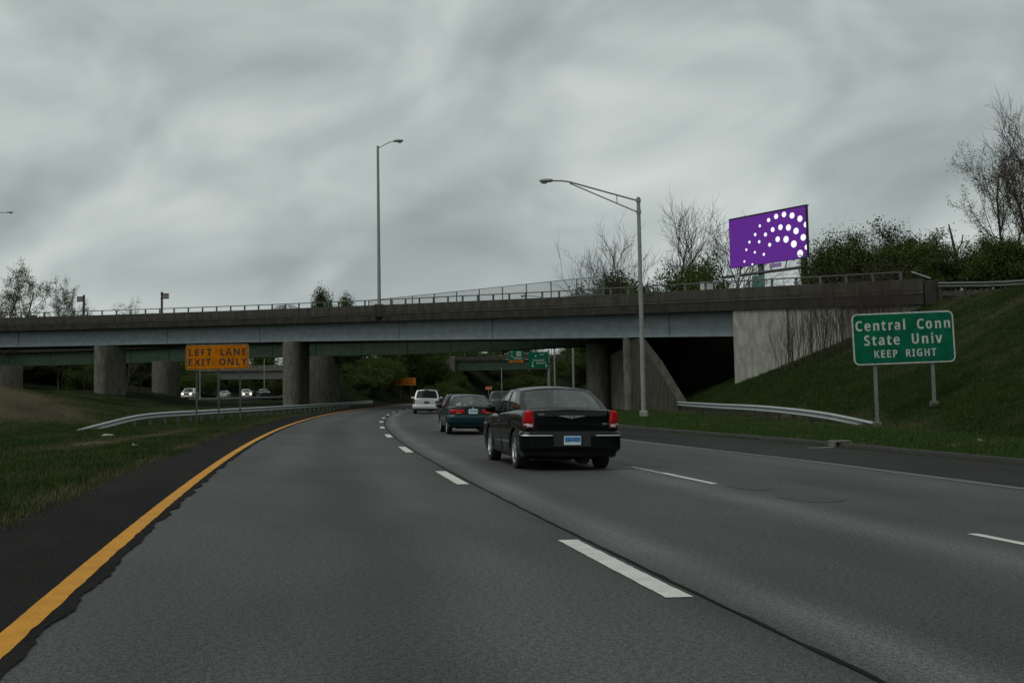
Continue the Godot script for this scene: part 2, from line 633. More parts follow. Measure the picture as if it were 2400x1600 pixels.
func make_road() -> void:
	var road := structure("road")
	var big := noise(61, 0.05, 4)
	var mid := noise(62, 0.35, 3)
	var rag := noise(63, 1.1, 4)
	var left_shade := func(d: float, lat: float) -> Color:
		var k := 0.062 * (1.0 + 0.34 * big.get_noise_2d(lat * 3.0, d * 0.8) + 0.20 * mid.get_noise_2d(lat * 2, d * 0.6))
		# wheel paths polished a little paler, oil drip band between them darker
		k *= 1.0 + 0.16 * exp(-pow((lat + 2.95) / 0.4, 2)) + 0.14 * exp(-pow((lat + 1.15) / 0.4, 2)) - 0.14 * exp(-pow((lat + 2.05) / 0.35, 2))
		k *= 1.0 - 0.45 * exp(-pow((lat - 0.04) / 0.20, 2)) * (0.6 + 0.6 * mid.get_noise_2d(7, d))
		return gray(k, 0.0)
	strip("left_lane", -40, 330, func(_d): return -4.5, func(_d): return 0.06, 0.0, left_shade, M.lane, road, 20)
	var right_shade := func(d: float, lat: float) -> Color:
		var k := 0.060 * (1.0 + 0.36 * big.get_noise_2d(lat * 3.0 + 90, d * 0.8) + 0.22 * mid.get_noise_2d(lat * 2 + 50, d * 0.5))
		k *= 1.0 + 1.15 * exp(-pow((lat - 0.46) / 0.26, 2)) * (0.75 + 0.5 * mid.get_noise_2d(3, d * 0.8))
		k *= 1.0 + 0.75 * exp(-pow((lat - 3.35) / 0.40, 2)) * (0.85 + 0.6 * mid.get_noise_2d(13, d * 0.5))
		k *= 1.0 + 0.14 * exp(-pow((lat - 7.3) / 0.5, 2))
		return gray(k, 0.01)
	strip("right_lanes", -40, 330, func(_d): return 0.085, func(d): return edge_line(d) + 0.35, 0.002, right_shade, M.lane, road, 40)
	# tar sealed joint between the two paving runs
	strip("joint_seal", -40, 200, func(d): return 0.055 - 0.015 * rag.get_noise_2d(d * 2, 4), func(d): return 0.092 + 0.025 * rag.get_noise_2d(d * 1.4, 9), 0.006, func(_d, _l): return Color.WHITE, M.seal, road, 1, 0.25)
	var sh_shade := func(d: float, lat: float) -> Color:
		var k := 0.018 * (1.0 + 0.35 * big.get_noise_2d(lat * 3 + 20, d) + 0.2 * mid.get_noise_2d(lat * 3, d))
		return gray(k, 0.02)
	strip("left_shoulder", -40, 330, func(d): return -5.78 + 0.12 * rag.get_noise_2d(d, 31), func(d): return -4.14 + 0.09 * rag.get_noise_2d(d * 0.7, 77) + 0.025 * rag.get_noise_2d(d * 4.0, 7), 0.012, sh_shade, M.shoulder, road, 8, 0.1)
	var rsh_shade := func(d: float, lat: float) -> Color:
		var k := 0.036 * (1.0 + 0.35 * big.get_noise_2d(lat * 2 + 220, d) + 0.2 * mid.get_noise_2d(lat * 3, d))
		return gray(k, 0.01)
	strip("right_shoulder", -40, 330, func(d): return edge_line(d) + 0.30 + 0.03 * rag.get_noise_2d(d, 5), func(d): return edge_r(d) + 0.03, 0.008, rsh_shade, M.shoulder, road, 10)
	# bituminous kerb along the right shoulder
	var kb := MB.new()
	var rows := []
	var d := 2.0
	while d < 140.0:
		var w := 0.02 * rag.get_noise_2d(d * 2, 55)
		var e := edge_r(d)
		rows.append(PackedVector3Array([road_p(d, e - 0.16 + w, 0.0), road_p(d, e - 0.10 + w, 0.11), road_p(d, e + 0.0, 0.135 + w), road_p(d, e + 0.12, 0.12), road_p(d, e + 0.22, -0.02)]))
		d += 0.8
	rows.reverse()
	kb.grid(rows)
	build("kerb", kb, M.kerb_mat if M.has("kerb_mat") else grainy(0.020, 0.019, 0.017, 0.95, M.t_asph, 0.6), road)
	# patches of old repairs
	for pt in [[18.05, 4.15, 0.55, 0.30], [15.95, 4.25, 0.55, 0.40], [24.3, 4.2, 0.9, 0.34]]:
		var b := MB.new()
		var ctr := road_p(pt[0], pt[1], 0.014)
		var ring := []
		for k in 28:
			var a: float = TAU * k / 28
			var rr: float = 1.0 + 0.35 * rag.get_noise_2d(k * 0.5, pt[0] * 3.0)
			ring.append(road_p(pt[0] + sin(a) * pt[2] * rr, pt[1] + cos(a) * pt[3] * rr, 0.006))
		for k in 28:
			b.tri(ctr, ring[k], ring[(k + 1) % 28])
		build("repair_patch", b, grainy(0.034, 0.034, 0.033, 0.9, M.t_asph, 0.5) if pt[1] > 0 else grainy(0.045, 0.045, 0.043, 0.9, M.t_asph, 0.5), road)
	# painted lines
	strip("yellow_line", -20, 260, func(q): return -4.40 + 0.006 * rag.get_noise_2d(q * 2.5, 3), func(q): return -4.235 + 0.015 * rag.get_noise_2d(q * 3.0, 13) - 0.05 * maxf(0.0, rag.get_noise_2d(q * 2.0, 21) - 0.25), 0.016, func(_a, _b): return Color.WHITE, M.yellow, road, 2, 0.15)
	var starts := [[-2.5, 0.8], [8.55, 11.9], [19.3, 22.6], [30.0, 33.25], [40.6, 43.6], [51.2, 54.0], [61.9, 64.8], [72.4, 75.3], [83.0, 86.0], [93.6, 96.6], [104.2, 107.2], [114.8, 117.8]]
	for s in starts:
		strip("lane_dash", s[0], s[1], func(q): return -0.20 + 0.010 * rag.get_noise_2d(q * 4, 3), func(q): return -0.005 + 0.012 * rag.get_noise_2d(q * 4, 43), 0.006, func(_a, _b): return Color.WHITE, M.white_line, road, 2, 0.1)
	for s in [[8.6, 11.75, 4.10, 0], [18.8, 21.6, 3.86, 0], [21.6, 23.5, 3.80, 1], [29.6, 32.7, 3.66, 0], [40.8, 43.9, 3.55, 0], [51.4, 54.4, 3.5, 0]]:
		var l0: float = s[2]
		strip("lane_dash", s[0], s[1], func(q): return l0 - 0.06 - 0.02 * (q - s[0]) * 0.4, func(q): return l0 + 0.06 - 0.02 * (q - s[0]) * 0.4 + 0.01 * rag.get_noise_2d(q * 5, 3), 0.008, func(_a, _b): return Color.WHITE, M.worn_line if s[3] else M.white_line, road, 1, 0.2)
	strip("edge_line", -20, 260, func(q): return edge_line(q) - 0.06, func(q): return edge_line(q) + 0.05 + 0.02 * rag.get_noise_2d(q * 3, 83), 0.010, func(_a, _b): return Color.WHITE, grainy(0.17, 0.17, 0.16, 0.8, M.t_asph, 0.5), road, 1, 0.3)
	# opposite carriageway beyond the median
	var far_road := structure("far_road")
	var b2 := MB.new()
	var rr := []
	for i in 30:
		var t := i / 29.0
		var p := far_road_p(t)
		var tn := (far_road_p(t + 0.01) - far_road_p(t - 0.01)).normalized()
		var side := Vector3(-tn.z, 0, tn.x)
		rr.append(PackedVector3Array([p - side * 6.5, p + side * 6.5]))
	b2.grid(rr)
	build("carriageway", b2, grainy(0.10, 0.10, 0.095, 0.9, M.t_asph, 0.3), far_road)

func far_road_p(t: float) -> Vector3:
	var p := Vector3(-66 + 30 * t, 1.15, -150 - 130 * t)
	p.x += -7.0 * sin(t * PI) * 0.4
	return p

func edge_line(d: float) -> float:
	return 8.15 - 1.25 * sm(22, 44, d)

# ---------------------------------------------------------------- bridges
func catmull(pts: Array, per: int) -> PackedVector3Array:
	var out := PackedVector3Array()
	var m := pts.size()
	for i in m - 1:
		var a: Vector3 = pts[i - 1] if i > 0 else pts[0] * 2 - pts[1]
		var b: Vector3 = pts[i]
		var c: Vector3 = pts[i + 1]
		var e: Vector3 = pts[i + 2] if i + 2 < m else pts[m - 1] * 2 - pts[m - 2]
		for k in per:
			out.append(b.cubic_interpolate(c, a, e, float(k) / per))
	out.append(pts[m - 1])
	return out

# points evenly spaced along a polyline
func spaced(path: PackedVector3Array, step: float) -> PackedVector3Array:
	var out := PackedVector3Array([path[0]])
	var need := step
	for i in path.size() - 1:
		var a := path[i]
		var b := path[i + 1]
		var l := a.distance_to(b)
		var at := 0.0
		while l - at >= need:
			at += need
			out.append(a.lerp(b, at / l))
			need = step
		need -= l - at
	return out

func tangent(path: PackedVector3Array, i: int) -> Vector3:
	var t := path[mini(i + 1, path.size() - 1)] - path[maxi(i - 1, 0)]
	t.y = 0
	return t.normalized()

func outward(path: PackedVector3Array, i: int) -> Vector3:
	var t := tangent(path, i)
	return Vector3(-t.z, 0, t.x)

# closed profile (out, up), clockwise seen along the path direction, swept with flat facets and end caps
func sweep(b: MB, path: PackedVector3Array, prof: Array, i0: int, i1: int, closed := true) -> void:
	var prev := []
	var m := prof.size()
	for i in range(i0, i1 + 1):
		var o := outward(path, i)
		var ring := []
		for q in prof:
			ring.append(path[i] + o * q.x + Vector3.UP * q.y)
		if i > i0:
			for k in (m if closed else m - 1):
				var j := (k + 1) % m
				b.quad(prev[k], prev[j], ring[j], ring[k])
		prev = ring
		if closed and (i == i0 or i == i1):
			for k in range(1, m - 1):
				if i == i0:
					b.tri(ring[0], ring[k + 1], ring[k])
				else:
					b.tri(ring[0], ring[k], ring[k + 1])

func rect(x0: float, x1: float, y0: float, y1: float) -> Array:
	return [Vector2(x0, y1), Vector2(x0, y0), Vector2(x1, y0), Vector2(x1, y1)]

# wall pier with a round nose towards the camera
func pier_mesh(w: float, length: float, h: float) -> ArrayMesh:
	var b := MB.new()
	var pr := []
	for k in 13:
		var a := PI * k / 12.0
		pr.append(Vector2(cos(a) * w * 0.5, sin(a) * w * 0.5))
	pr.append(Vector2(-w * 0.5, -length))
	pr.append(Vector2(w * 0.5, -length))
	var m := pr.size()
	for k in m:
		var p: Vector2 = pr[k]
		var q: Vector2 = pr[(k + 1) % m]
		var pa := Vector3(p.x, 0, p.y)
		var qa := Vector3(q.x, 0, q.y)
		if k < 12:
			var np := Vector3(p.x, 0, p.y).normalized()
			var nq := Vector3(q.x, 0, q.y).normalized()
			var u := Vector3.UP * h
			b.vert(qa, nq, Vector2(), Color.WHITE)
			b.vert(pa + u, np, Vector2(), Color.WHITE)
			b.vert(pa, np, Vector2(), Color.WHITE)
			b.vert(qa, nq, Vector2(), Color.WHITE)
			b.vert(qa + u, nq, Vector2(), Color.WHITE)
			b.vert(pa + u, np, Vector2(), Color.WHITE)
		else:
			b.quad(qa, pa, pa + Vector3.UP * h, qa + Vector3.UP * h)
	for k in range(1, m - 1):
		b.tri(Vector3(pr[0].x, h, pr[0].y), Vector3(pr[k + 1].x, h, pr[k + 1].y), Vector3(pr[k].x, h, pr[k].y))
	return b.mesh()

func pier(parent: Node, x: float, d: float, y0: float, y1: float, w: float, length: float, turn: float, m: Material, called := "pier") -> MeshInstance3D:
	var o := obj(called, pier_mesh(w, length, y1 - y0), m, parent)
	o.position = Vector3(x, y0, -d)
	o.rotation.y = turn
	return o

var front_path := PackedVector3Array()

func make_overpass() -> void:
	var br := thing("overpass", "long concrete and blue grey steel overpass crossing the whole road, nearest of the bridges", "bridge")
	front_path = catmull([Vector3(-120, 10.9, -139), Vector3(-88, 10.8, -137.5), Vector3(-55.6, 10.4, -132), Vector3(-25.2, 9.9, -119.5), Vector3(0, 8.79, -97), Vector3(14.7, 7.97, -80), Vector3(23.9, 7.46, -69.4)], 24)
	var path := spaced(front_path, 1.0)
	front_path = path
	var last := path.size() - 1
	# where the girders end on the right abutment
	var ab := 0
	for i in path.size():
		if path[i].x < 14.9:
			ab = i
	var b := MB.new()
	sweep(b, path, [Vector2(0.0, -0.86), Vector2(-11.0, -0.86), Vector2(-11.0, -1.40), Vector2(-10.2, -1.40), Vector2(-10.2, -1.16), Vector2(-1.35, -1.16), Vector2(-1.20, -1.40), Vector2(0.0, -1.46)], 0, last)
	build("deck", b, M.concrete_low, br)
	# cast parapet panels with open joints
	var i0 := 0
	while i0 < last:
		var i1 := mini(i0 + 9, last)
		var c := MB.new()
		var seg := PackedVector3Array()
		for i in range(i0, i1 + 1):
			seg.append(path[i])
		seg[0] = seg[0].lerp(seg[1], 0.012)
		seg[seg.size() - 1] = seg[seg.size() - 1].lerp(seg[seg.size() - 2], 0.012)
		sweep(c, seg, [Vector2(0.03, -0.02), Vector2(0.01, 0.0), Vector2(-0.28, 0.0), Vector2(-0.30, -0.02), Vector2(-0.34, -0.855), Vector2(0.03, -0.855), Vector2(0.03, -0.70), Vector2(0.0, -0.69), Vector2(0.0, -0.66), Vector2(0.03, -0.65)], 0, seg.size() - 1)
		build("parapet", c, M.concrete, br)
		i0 = i1
	# back parapet
	b = MB.new()
	sweep(b, path, rect(-11.0, -10.7, -0.855, -0.1), 0, last)
	build("back_parapet", b, M.concrete, br)
	# steel plate girders
	for q in [-1.45, -3.9, -6.5, -9.6]:
		b = MB.new()
		sweep(b, path, rect(q - 0.012, q + 0.012, -3.10, -1.16), 0, ab)
		var g := build("girder", b, M.steel_blue, br)
		b = MB.new()
		sweep(b, path, rect(q - 0.22, q + 0.22, -3.145, -3.10), 0, ab)
		build("flange", b, M.steel_blue, g)
		if q == -1.45:
			for i in range(4, ab, 1):
				if not (i % 31 in [4, 23]):
					continue
				b = MB.new()
				var o := outward(path, i)
				var t := tangent(path, i)
				b.box(path[i] + o * (q + 0.05) + Vector3(0, -2.13, 0), Vector3(0.03, 1.9, 0.08), Basis(t, Vector3.UP, o))
				build("stiffener", b, M.steel_blue, g)
	# top rail on the parapet
	var rp := spaced(path, 1.85)
	for i in rp.size():
		b = MB.new()
		var t := tangent(rp, i)
		var o := outward(rp, i)
		b.cbox(rp[i] - o * 0.15 + Vector3(0, 0.22, 0), Vector3(0.14, 0.46, 0.13), 0.02, Basis(t, Vector3.UP, o))
		build("rail_post", b, M.rail_dark, br)
	for i in range(0, rp.size() - 3, 3):
		b = MB.new()
		sweep(b, rp, [Vector2(-0.06, 0.50), Vector2(-0.24, 0.50), Vector2(-0.24, 0.43), Vector2(-0.06, 0.43)], i, i + 3)
		build("top_rail", b, M.rail_dark, br)
	# sloped end of the rail on the right
	b = MB.new()
	var pe := path[last]
	var te := tangent(path, last)
	var oe := outward(path, last)
	b.rod(pe - oe * 0.15 + Vector3(0, 0.47, 0) - te * 0.8, pe - oe * 0.15 + te * 0.4 + Vector3(0, 0.0, 0), 0.05, 0.05, 6)
	build("rail_end", b, M.galv_dull, br)
	# piers
	pier(br, -21.4, 117.6, 0.0, 6.62, 1.75, 3.0, -0.12, M.concrete_pier)
	pier(br, -43.5, 128.5, 0.2, 7.0, 1.5, 2.6, -0.55, M.concrete_pier)
	pier(br, 8.55, 90.0, -0.6, 5.25, 0.80, 5.0, -0.2, M.concrete_pier)
	# road side abutment wall with its wing running down towards the camera
	b = MB.new()
	var A := Vector3(8.9, 0, -90.5)
	var E := Vector3(11.0, 0, -79.6)
	var dirw := (E - A).normalized()
	var side := Vector3(-dirw.z, 0, dirw.x) * 0.30
	if side.x > 0:
		side = -side
	var prof := [[0.0, 5.1], [0.2, 5.1], [0.55, 3.35], [1.0, 0.60]]
	for k in prof.size() - 1:
		var p0: Vector3 = A.lerp(E, prof[k][0])
		var p1: Vector3 = A.lerp(E, prof[k + 1][0])
		var y0: float = prof[k][1]
		var y1: float = prof[k + 1][1]
		var lowv := Vector3(0, -0.7, 0)
		b.quad(p0 + side + lowv, p1 + side + lowv, p1 + side + Vector3(0, y1, 0), p0 + side + Vector3(0, y0, 0))
		b.quad(p1 - side + lowv, p0 - side + lowv, p0 - side + Vector3(0, y0, 0), p1 - side + Vector3(0, y1, 0))
		b.quad(p0 + side + Vector3(0, y0, 0), p1 + side + Vector3(0, y1, 0), p1 - side + Vector3(0, y1, 0), p0 - side + Vector3(0, y0, 0))
	b.quad(E + side + Vector3(0, -0.7, 0), E - side + Vector3(0, -0.7, 0), E - side + Vector3(0, 0.6, 0), E + side + Vector3(0, 0.6, 0))
	build("wing_wall", b, M.wing, br)
	# wall behind the end span, under the far edge of the deck
	b = MB.new()
	b.quad(Vector3(6.8, -0.7, -99), Vector3(17.0, -0.7, -97.0), Vector3(17.0, 7.2, -97.0), Vector3(6.8, 7.2, -99))
	b.quad(Vector3(17.0, -0.7, -97.0), Vector3(24.5, -0.7, -85.0), Vector3(24.5, 7.0, -85.0), Vector3(17.0, 7.2, -97.0))
	b.quad(Vector3(16.4, -0.7, -79.4), Vector3(16.4, 7.0, -79.4), Vector3(24.5, 7.0, -85.6), Vector3(24.5, -0.7, -85.6))
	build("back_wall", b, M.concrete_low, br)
	# right abutment: tall pale panels below the parapet
	var seg2 := PackedVector3Array()
	for i in range(ab, last + 1):
		seg2.append(path[i])
	var cuts := [0.0, 4.4, 6.2, 8.4, 11.0, 20.0]
	var fine := spaced(seg2, 0.1)
	for k in cuts.size() - 1:
		var a0 := int(cuts[k] / 0.1)
		var a1 := mini(int(cuts[k + 1] / 0.1) - 1, fine.size() - 1)
		if a1 - a0 < 3:
			continue
		b = MB.new()
		var coarse := PackedVector3Array([fine[a0], fine[int((a0 + a1) / 2.0)], fine[a1]])
		sweep(b, coarse, rect(-0.65, -0.15 if k % 2 == 0 else -0.19, -9.5, -1.45), 0, 2)
		build("abutment_panel", b, M.concrete_pale if k < 3 else M.concrete_pier, br)
	# return face of the abutment, along the opening
	b = MB.new()
	var q0 := fine[0] - outward(fine, 1) * 0.66 + Vector3(0, -1.45, 0)
	var q1 := q0 - outward(fine, 1) * 9.0
	var thick := tangent(fine, 1) * 0.8
	b.quad(q1, q0, q0 - Vector3(0, 8, 0), q1 - Vector3(0, 8, 0))
	b.quad(q0 + thick, q1 + thick, q1 + thick - Vector3(0, 8, 0), q0 + thick - Vector3(0, 8, 0))
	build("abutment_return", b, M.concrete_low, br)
	# end post
	b = MB.new()
	b.cbox(pe + te * 0.45 - oe * 0.2 + Vector3(0, -0.85, 0), Vector3(0.7, 1.4, 0.5), 0.03, Basis(te, Vector3.UP, oe))
	build("end_post", b, M.concrete_low, br)

	# chain link fence along the far edge of the deck
	var fe := thing("chain_link_fence", "tall see-through chain link fence with thin posts along the overpass deck", "fence")
	var fp := PackedVector3Array()
	for i in path.size():
		var o := outward(path, i)
		var p := path[i] - o * 10.4
		if p.x / -p.z > -0.125 and p.x / -p.z < 0.082:
			fp.append(p + Vector3(0, -0.85, 0))
	var ps := spaced(fp, 3.1)
	var hs := PackedFloat32Array()
	for i in ps.size():
		hs.append(lerpf(2.15, 3.25, float(i) / (ps.size() - 1)))
	for i in ps.size():
		b = MB.new()
		b.rod(ps[i], ps[i] + Vector3(0, hs[i], 0), 0.06, 0.06, 6)
		build("fence_post", b, M.wire, fe)
		if i == 0:
			continue
		for f in [1.0, 0.52, 0.22]:
			b = MB.new()
			b.rod(ps[i - 1] + Vector3(0, hs[i - 1] * f, 0), ps[i] + Vector3(0, hs[i] * f, 0), 0.028, 0.028, 5)
			build("fence_rail", b, M.wire, fe)
		b = MB.new()
		var n := 22
		for k in range(-n, n):
			for s in [1, -1]:
				var a0 := float(k) / n
				var a1 := a0 + 1.0
				var t0 := clampf(-a0, 0.0, 1.0) if a0 < 0 else 0.0
				var t1 := clampf(1.0 - a0, 0.0, 1.0)
				var lo := a0 + t0
				var hi := a0 + t1
				if hi - lo < 0.01:
					continue
				if s < 0:
					lo = 1 - lo
					hi = 1 - hi
				var pa := ps[i - 1].lerp(ps[i], lo) + Vector3(0, t0 * lerpf(hs[i - 1], hs[i], lo), 0)
				var pb := ps[i - 1].lerp(ps[i], hi) + Vector3(0, t1 * lerpf(hs[i - 1], hs[i], hi), 0)
				b.rod(pa, pb, 0.009, 0.009, 3)
		var net := build("wire_mesh", b, M.wire, fe)
		net.set_meta("kind", "stuff")

func make_green_bridge() -> void:
	var br := thing("green_overpass", "second overpass with dark green girders just behind the blue grey one", "bridge")
	var path := spaced(catmull([Vector3(-130, 6.6, -186), Vector3(-72, 6.2, -171), Vector3(-45.7, 6.1, -159), Vector3(-30.7, 6.0, -146), Vector3(-9.1, 5.6, -129), Vector3(7.6, 5.3, -106), Vector3(11.5, 5.2, -100.5)], 16), 1.2)
	var last := path.size() - 1
	var b := MB.new()
	sweep(b, path, [Vector2(-10.5, 2.9), Vector2(-10.5, 2.25), Vector2(0.5, 1.85), Vector2(0.5, 2.5)], 0, last)
	build("deck", b, M.concrete_low, br)
	for q in [0.0, -3.3, -6.6, -9.8]:
		b = MB.new()
		var up: float = -q * 0.036
		sweep(b, path, rect(q - 0.015, q + 0.015, 0.05 + up, 1.85 + up), 0, last)
		var g := build("girder", b, M.steel_green, br)
		b = MB.new()
		sweep(b, path, rect(q - 0.25, q + 0.25, up, 0.05 + up), 0, last)
		build("flange", b, M.steel_green, g)
		if q == 0.0:
			for i in range(3, last, 6):
				b = MB.new()
				var o := outward(path, i)
				b.box(path[i] + o * 0.05 + Vector3(0, 0.95, 0), Vector3(0.03, 1.78, 0.08), Basis(tangent(path, i), Vector3.UP, o))
				build("stiffener", b, M.steel_green, g)
	b = MB.new()
	sweep(b, path, rect(0.2, 0.5, 2.5, 3.3), 0, last)
	build("parapet", b, M.concrete, br)
	pier(br, -44.6, 154.5, -0.4, 6.05, 2.5, 2.0, -0.35, M.concrete_pier)
	pier(br, -69.4, 165.0, -0.4, 6.1, 3.0, 2.4, -0.3, M.concrete_pier)
	pier(br, -21.9, 138.0, -0.3, 5.75, 2.5, 2.0, -0.45, M.concrete_pier)
	pier(br, 6.85, 98.5, -0.6, 5.15, 1.9, 4.0, -0.25, M.concrete_pier)
	b = MB.new()
	b.quad(Vector3(7.6, -0.6, -99), Vector3(9.2, -0.6, -93), Vector3(9.2, 4.9, -93), Vector3(7.6, 4.1, -99))
	b.quad(Vector3(9.5, -0.6, -93), Vector3(7.9, -0.6, -99), Vector3(7.9, 4.1, -99), Vector3(9.5, 4.9, -93))
	b.quad(Vector3(7.6, 4.1, -99), Vector3(9.2, 4.9, -93), Vector3(9.5, 4.9, -93), Vector3(7.9, 4.1, -99))
	build("abutment_wall", b, M.concrete_pier, br)

func make_far_bridges() -> void:
	# far overpass over the road ahead
	var br := thing("far_overpass", "small distant overpass with green girders behind the overhead signs", "bridge")
	var path := PackedVector3Array([Vector3(-12, 5.9, -252), Vector3(0, 5.9, -252), Vector3(14, 5.95, -253), Vector3(30, 6.0, -254)])
	var b := MB.new()
	sweep(b, path, rect(-9, 0.4, 1.95, 2.3), 0, 3)
	build("deck", b, M.concrete_low, br)
	b = MB.new()
	sweep(b, path, rect(0.1, 0.4, 2.3, 3.0), 0, 3)
	build("parapet", b, M.concrete, br)
	for q in [0.0, -4.0, -8.0]:
		b = MB.new()
		sweep(b, path, rect(q - 0.15, q + 0.15, 0.0, 1.95), 0, 3)
		build("girder", b, M.steel_green, br)
	b = MB.new()
	b.cbox(Vector3(-13.2, 3.4, -255), Vector3(2.4, 11.0, 9.0), 0.1)
	build("abutment", b, M.concrete_pier, br)
	for i in 9:
		b = MB.new()
		b.rod(Vector3(-10 + i * 3.0, 8.85, -251.8), Vector3(-10 + i * 3.0, 10.6, -251.8), 0.06, 0.06, 5)
		build("fence_post", b, M.wire, br)
	# far overpass over the opposite carriageway
	var b2 := thing("far_median_overpass", "dark distant overpass glimpsed below the left part of the near bridges", "bridge")
	path = PackedVector3Array([Vector3(-100, 5.1, -262), Vector3(-70, 5.1, -262), Vector3(-40, 5.0, -262)])
	b = MB.new()
	sweep(b, path, rect(-11, 0.0, 1.8, 3.0), 0, 2)
	build("deck", b, M.concrete_pier, b2)
	for q in [-0.6, -4.0, -8.0]:
		b = MB.new()
		sweep(b, path, rect(q - 0.15, q + 0.15, 0.0, 1.8), 0, 2)
		build("girder", b, M.rail_dark, b2)
	pier(b2, -65.8, 263.0, 0.0, 5.1, 3.2, 6.0, -0.2, M.concrete_pier)

# ---------------------------------------------------------------- guardrails
func w_beam(parent: Node, path: PackedVector3Array, seg: int, m: Material, called := "rail_beam") -> void:
	var prof := []
	for q in [[0.0, 0.155], [0.035, 0.15], [0.08, 0.10], [0.08, 0.065], [0.0, 0.025], [0.0, -0.025], [0.08, -0.065], [0.08, -0.10], [0.035, -0.15], [0.0, -0.155]]:
		prof.append(Vector2(q[0], q[1]))
	var i := 0
	while i < path.size() - 1:
		var j := mini(i + seg, path.size() - 1)
		var b := MB.new()
		var rows := []
		for k in range(i, j + 1):
			var o := outward(path, k)
			var r := PackedVector3Array()
			for q in prof:
				r.append(path[k] + o * (q.x + (0.004 if (i / seg) % 2 else 0.0)) + Vector3.UP * q.y)
			rows.append(r)
		rows.reverse()
		b.grid(rows)
		build(called, b, m, parent)
		i = j

func guardrail(called: String, label: String, pts: Array, step: float, buried_first: bool, buried_last: bool, m: Material, post_m: Material) -> Node3D:
	var g := thing(called, label, "guardrail")
	var path := spaced(catmull(pts, 12), step / 4.0)
	w_beam(g, path, 8, m)
	var i := 0
	while i < path.size():
		var p := path[i]
		var gy := land(p.x, p.z)
		if p.y - gy > 0.22:
			var b := MB.new()
			var o := outward(path, i)
			var t := tangent(path, i)
			b.box(p - o * 0.11 + Vector3(0, (gy - p.y) * 0.5 - 0.2 + 0.05, 0), Vector3(0.11, p.y - gy + 0.6, 0.15), Basis(t, Vector3.UP, o))
			build("rail_post", b, post_m, g)
			b = MB.new()
			b.box(p - o * 0.02, Vector3(0.10, 0.24, 0.035), Basis(t, Vector3.UP, o))
			build("block", b, post_m, g)
		i += 4
	return g

func make_rails() -> void:
	guardrail("guardrail", "galvanised guardrail bending into the grass at its near end, left of the road", [Vector3(-19.8, -0.14, -55.0), Vector3(-19.3, 0.12, -57.0), Vector3(-18.6, 0.47, -61.5), Vector3(-17.8, 0.52, -70.0), Vector3(-16.7, 0.53, -88.0), Vector3(-16.1, 0.53, -110.0), Vector3(-15.9, 0.53, -137.0)], 1.9, true, false, M.galv, M.post_dark)
	guardrail("guardrail", "galvanised guardrail sloping down from the concrete wing wall to the green sign post", [Vector3(10.72, 0.45, -79.9), Vector3(10.85, 0.43, -74.0), Vector3(11.1, 0.42, -66.0), Vector3(11.7, 0.40, -57.0), Vector3(12.6, 0.22, -50.0), Vector3(13.35, -0.12, -44.6)], 1.9, false, true, M.galv, M.post_dark)
	# top of the bank on the right
	var pe := front_path[front_path.size() - 1]
	var y := pe.y - 0.42
	guardrail("guardrail", "guardrail with stout posts on top of the grassy bank, above the green sign", [pe + Vector3(0.6, -0.45, 0.9), pe + Vector3(2.6, -0.85, 6.0), pe + Vector3(4.2, -1.0, 11.5), pe + Vector3(6.0, -1.1, 19.0)], 1.9, false, false, M.rail_dark, M.wood)
	guardrail("guardrail", "low dark guardrail on short posts beside the far oncoming lanes", [Vector3(-70, 0.95, -170), Vector3(-58, 1.05, -178), Vector3(-46, 1.1, -190), Vector3(-37, 1.2, -205)], 2.4, false, false, M.galv_dull, M.wood)

# ---------------------------------------------------------------- vehicles
# local axes: x right, y up, z towards the rear; origin on the ground midway along the car

# outline of the car seen from above: th = 0 on the flank, PI/2 on the centre line
func plan_pt(s: Dictionary, th: float, rear: bool, proud := 0.0) -> Vector2:
	var e: float = s.corner
	var hw: float = s.w * 0.5 + proud
	var dp: float = s.depth + proud
	var x := hw * pow(maxf(cos(th), 0.0), e)
	var z: float = s.l * 0.5 - s.depth + dp * pow(maxf(sin(th), 0.0), e)
	return Vector2(x, z if rear else -z)

func body_top(s: Dictionary, z: float) -> float:
	if z > s.zr0:
		var t: float = (z - s.zr0) / (s.l * 0.5 - s.zr0)
		return s.deck - 0.02 * t * t
	if z < s.zf0:
		var t: float = (s.zf0 - z) / (s.l * 0.5 + s.zf0)
		return lerpf(s.belt, s.hood, pow(t, 1.6))
	return lerpf(s.belt, s.deck, sm(s.zf0, s.zr0, z))

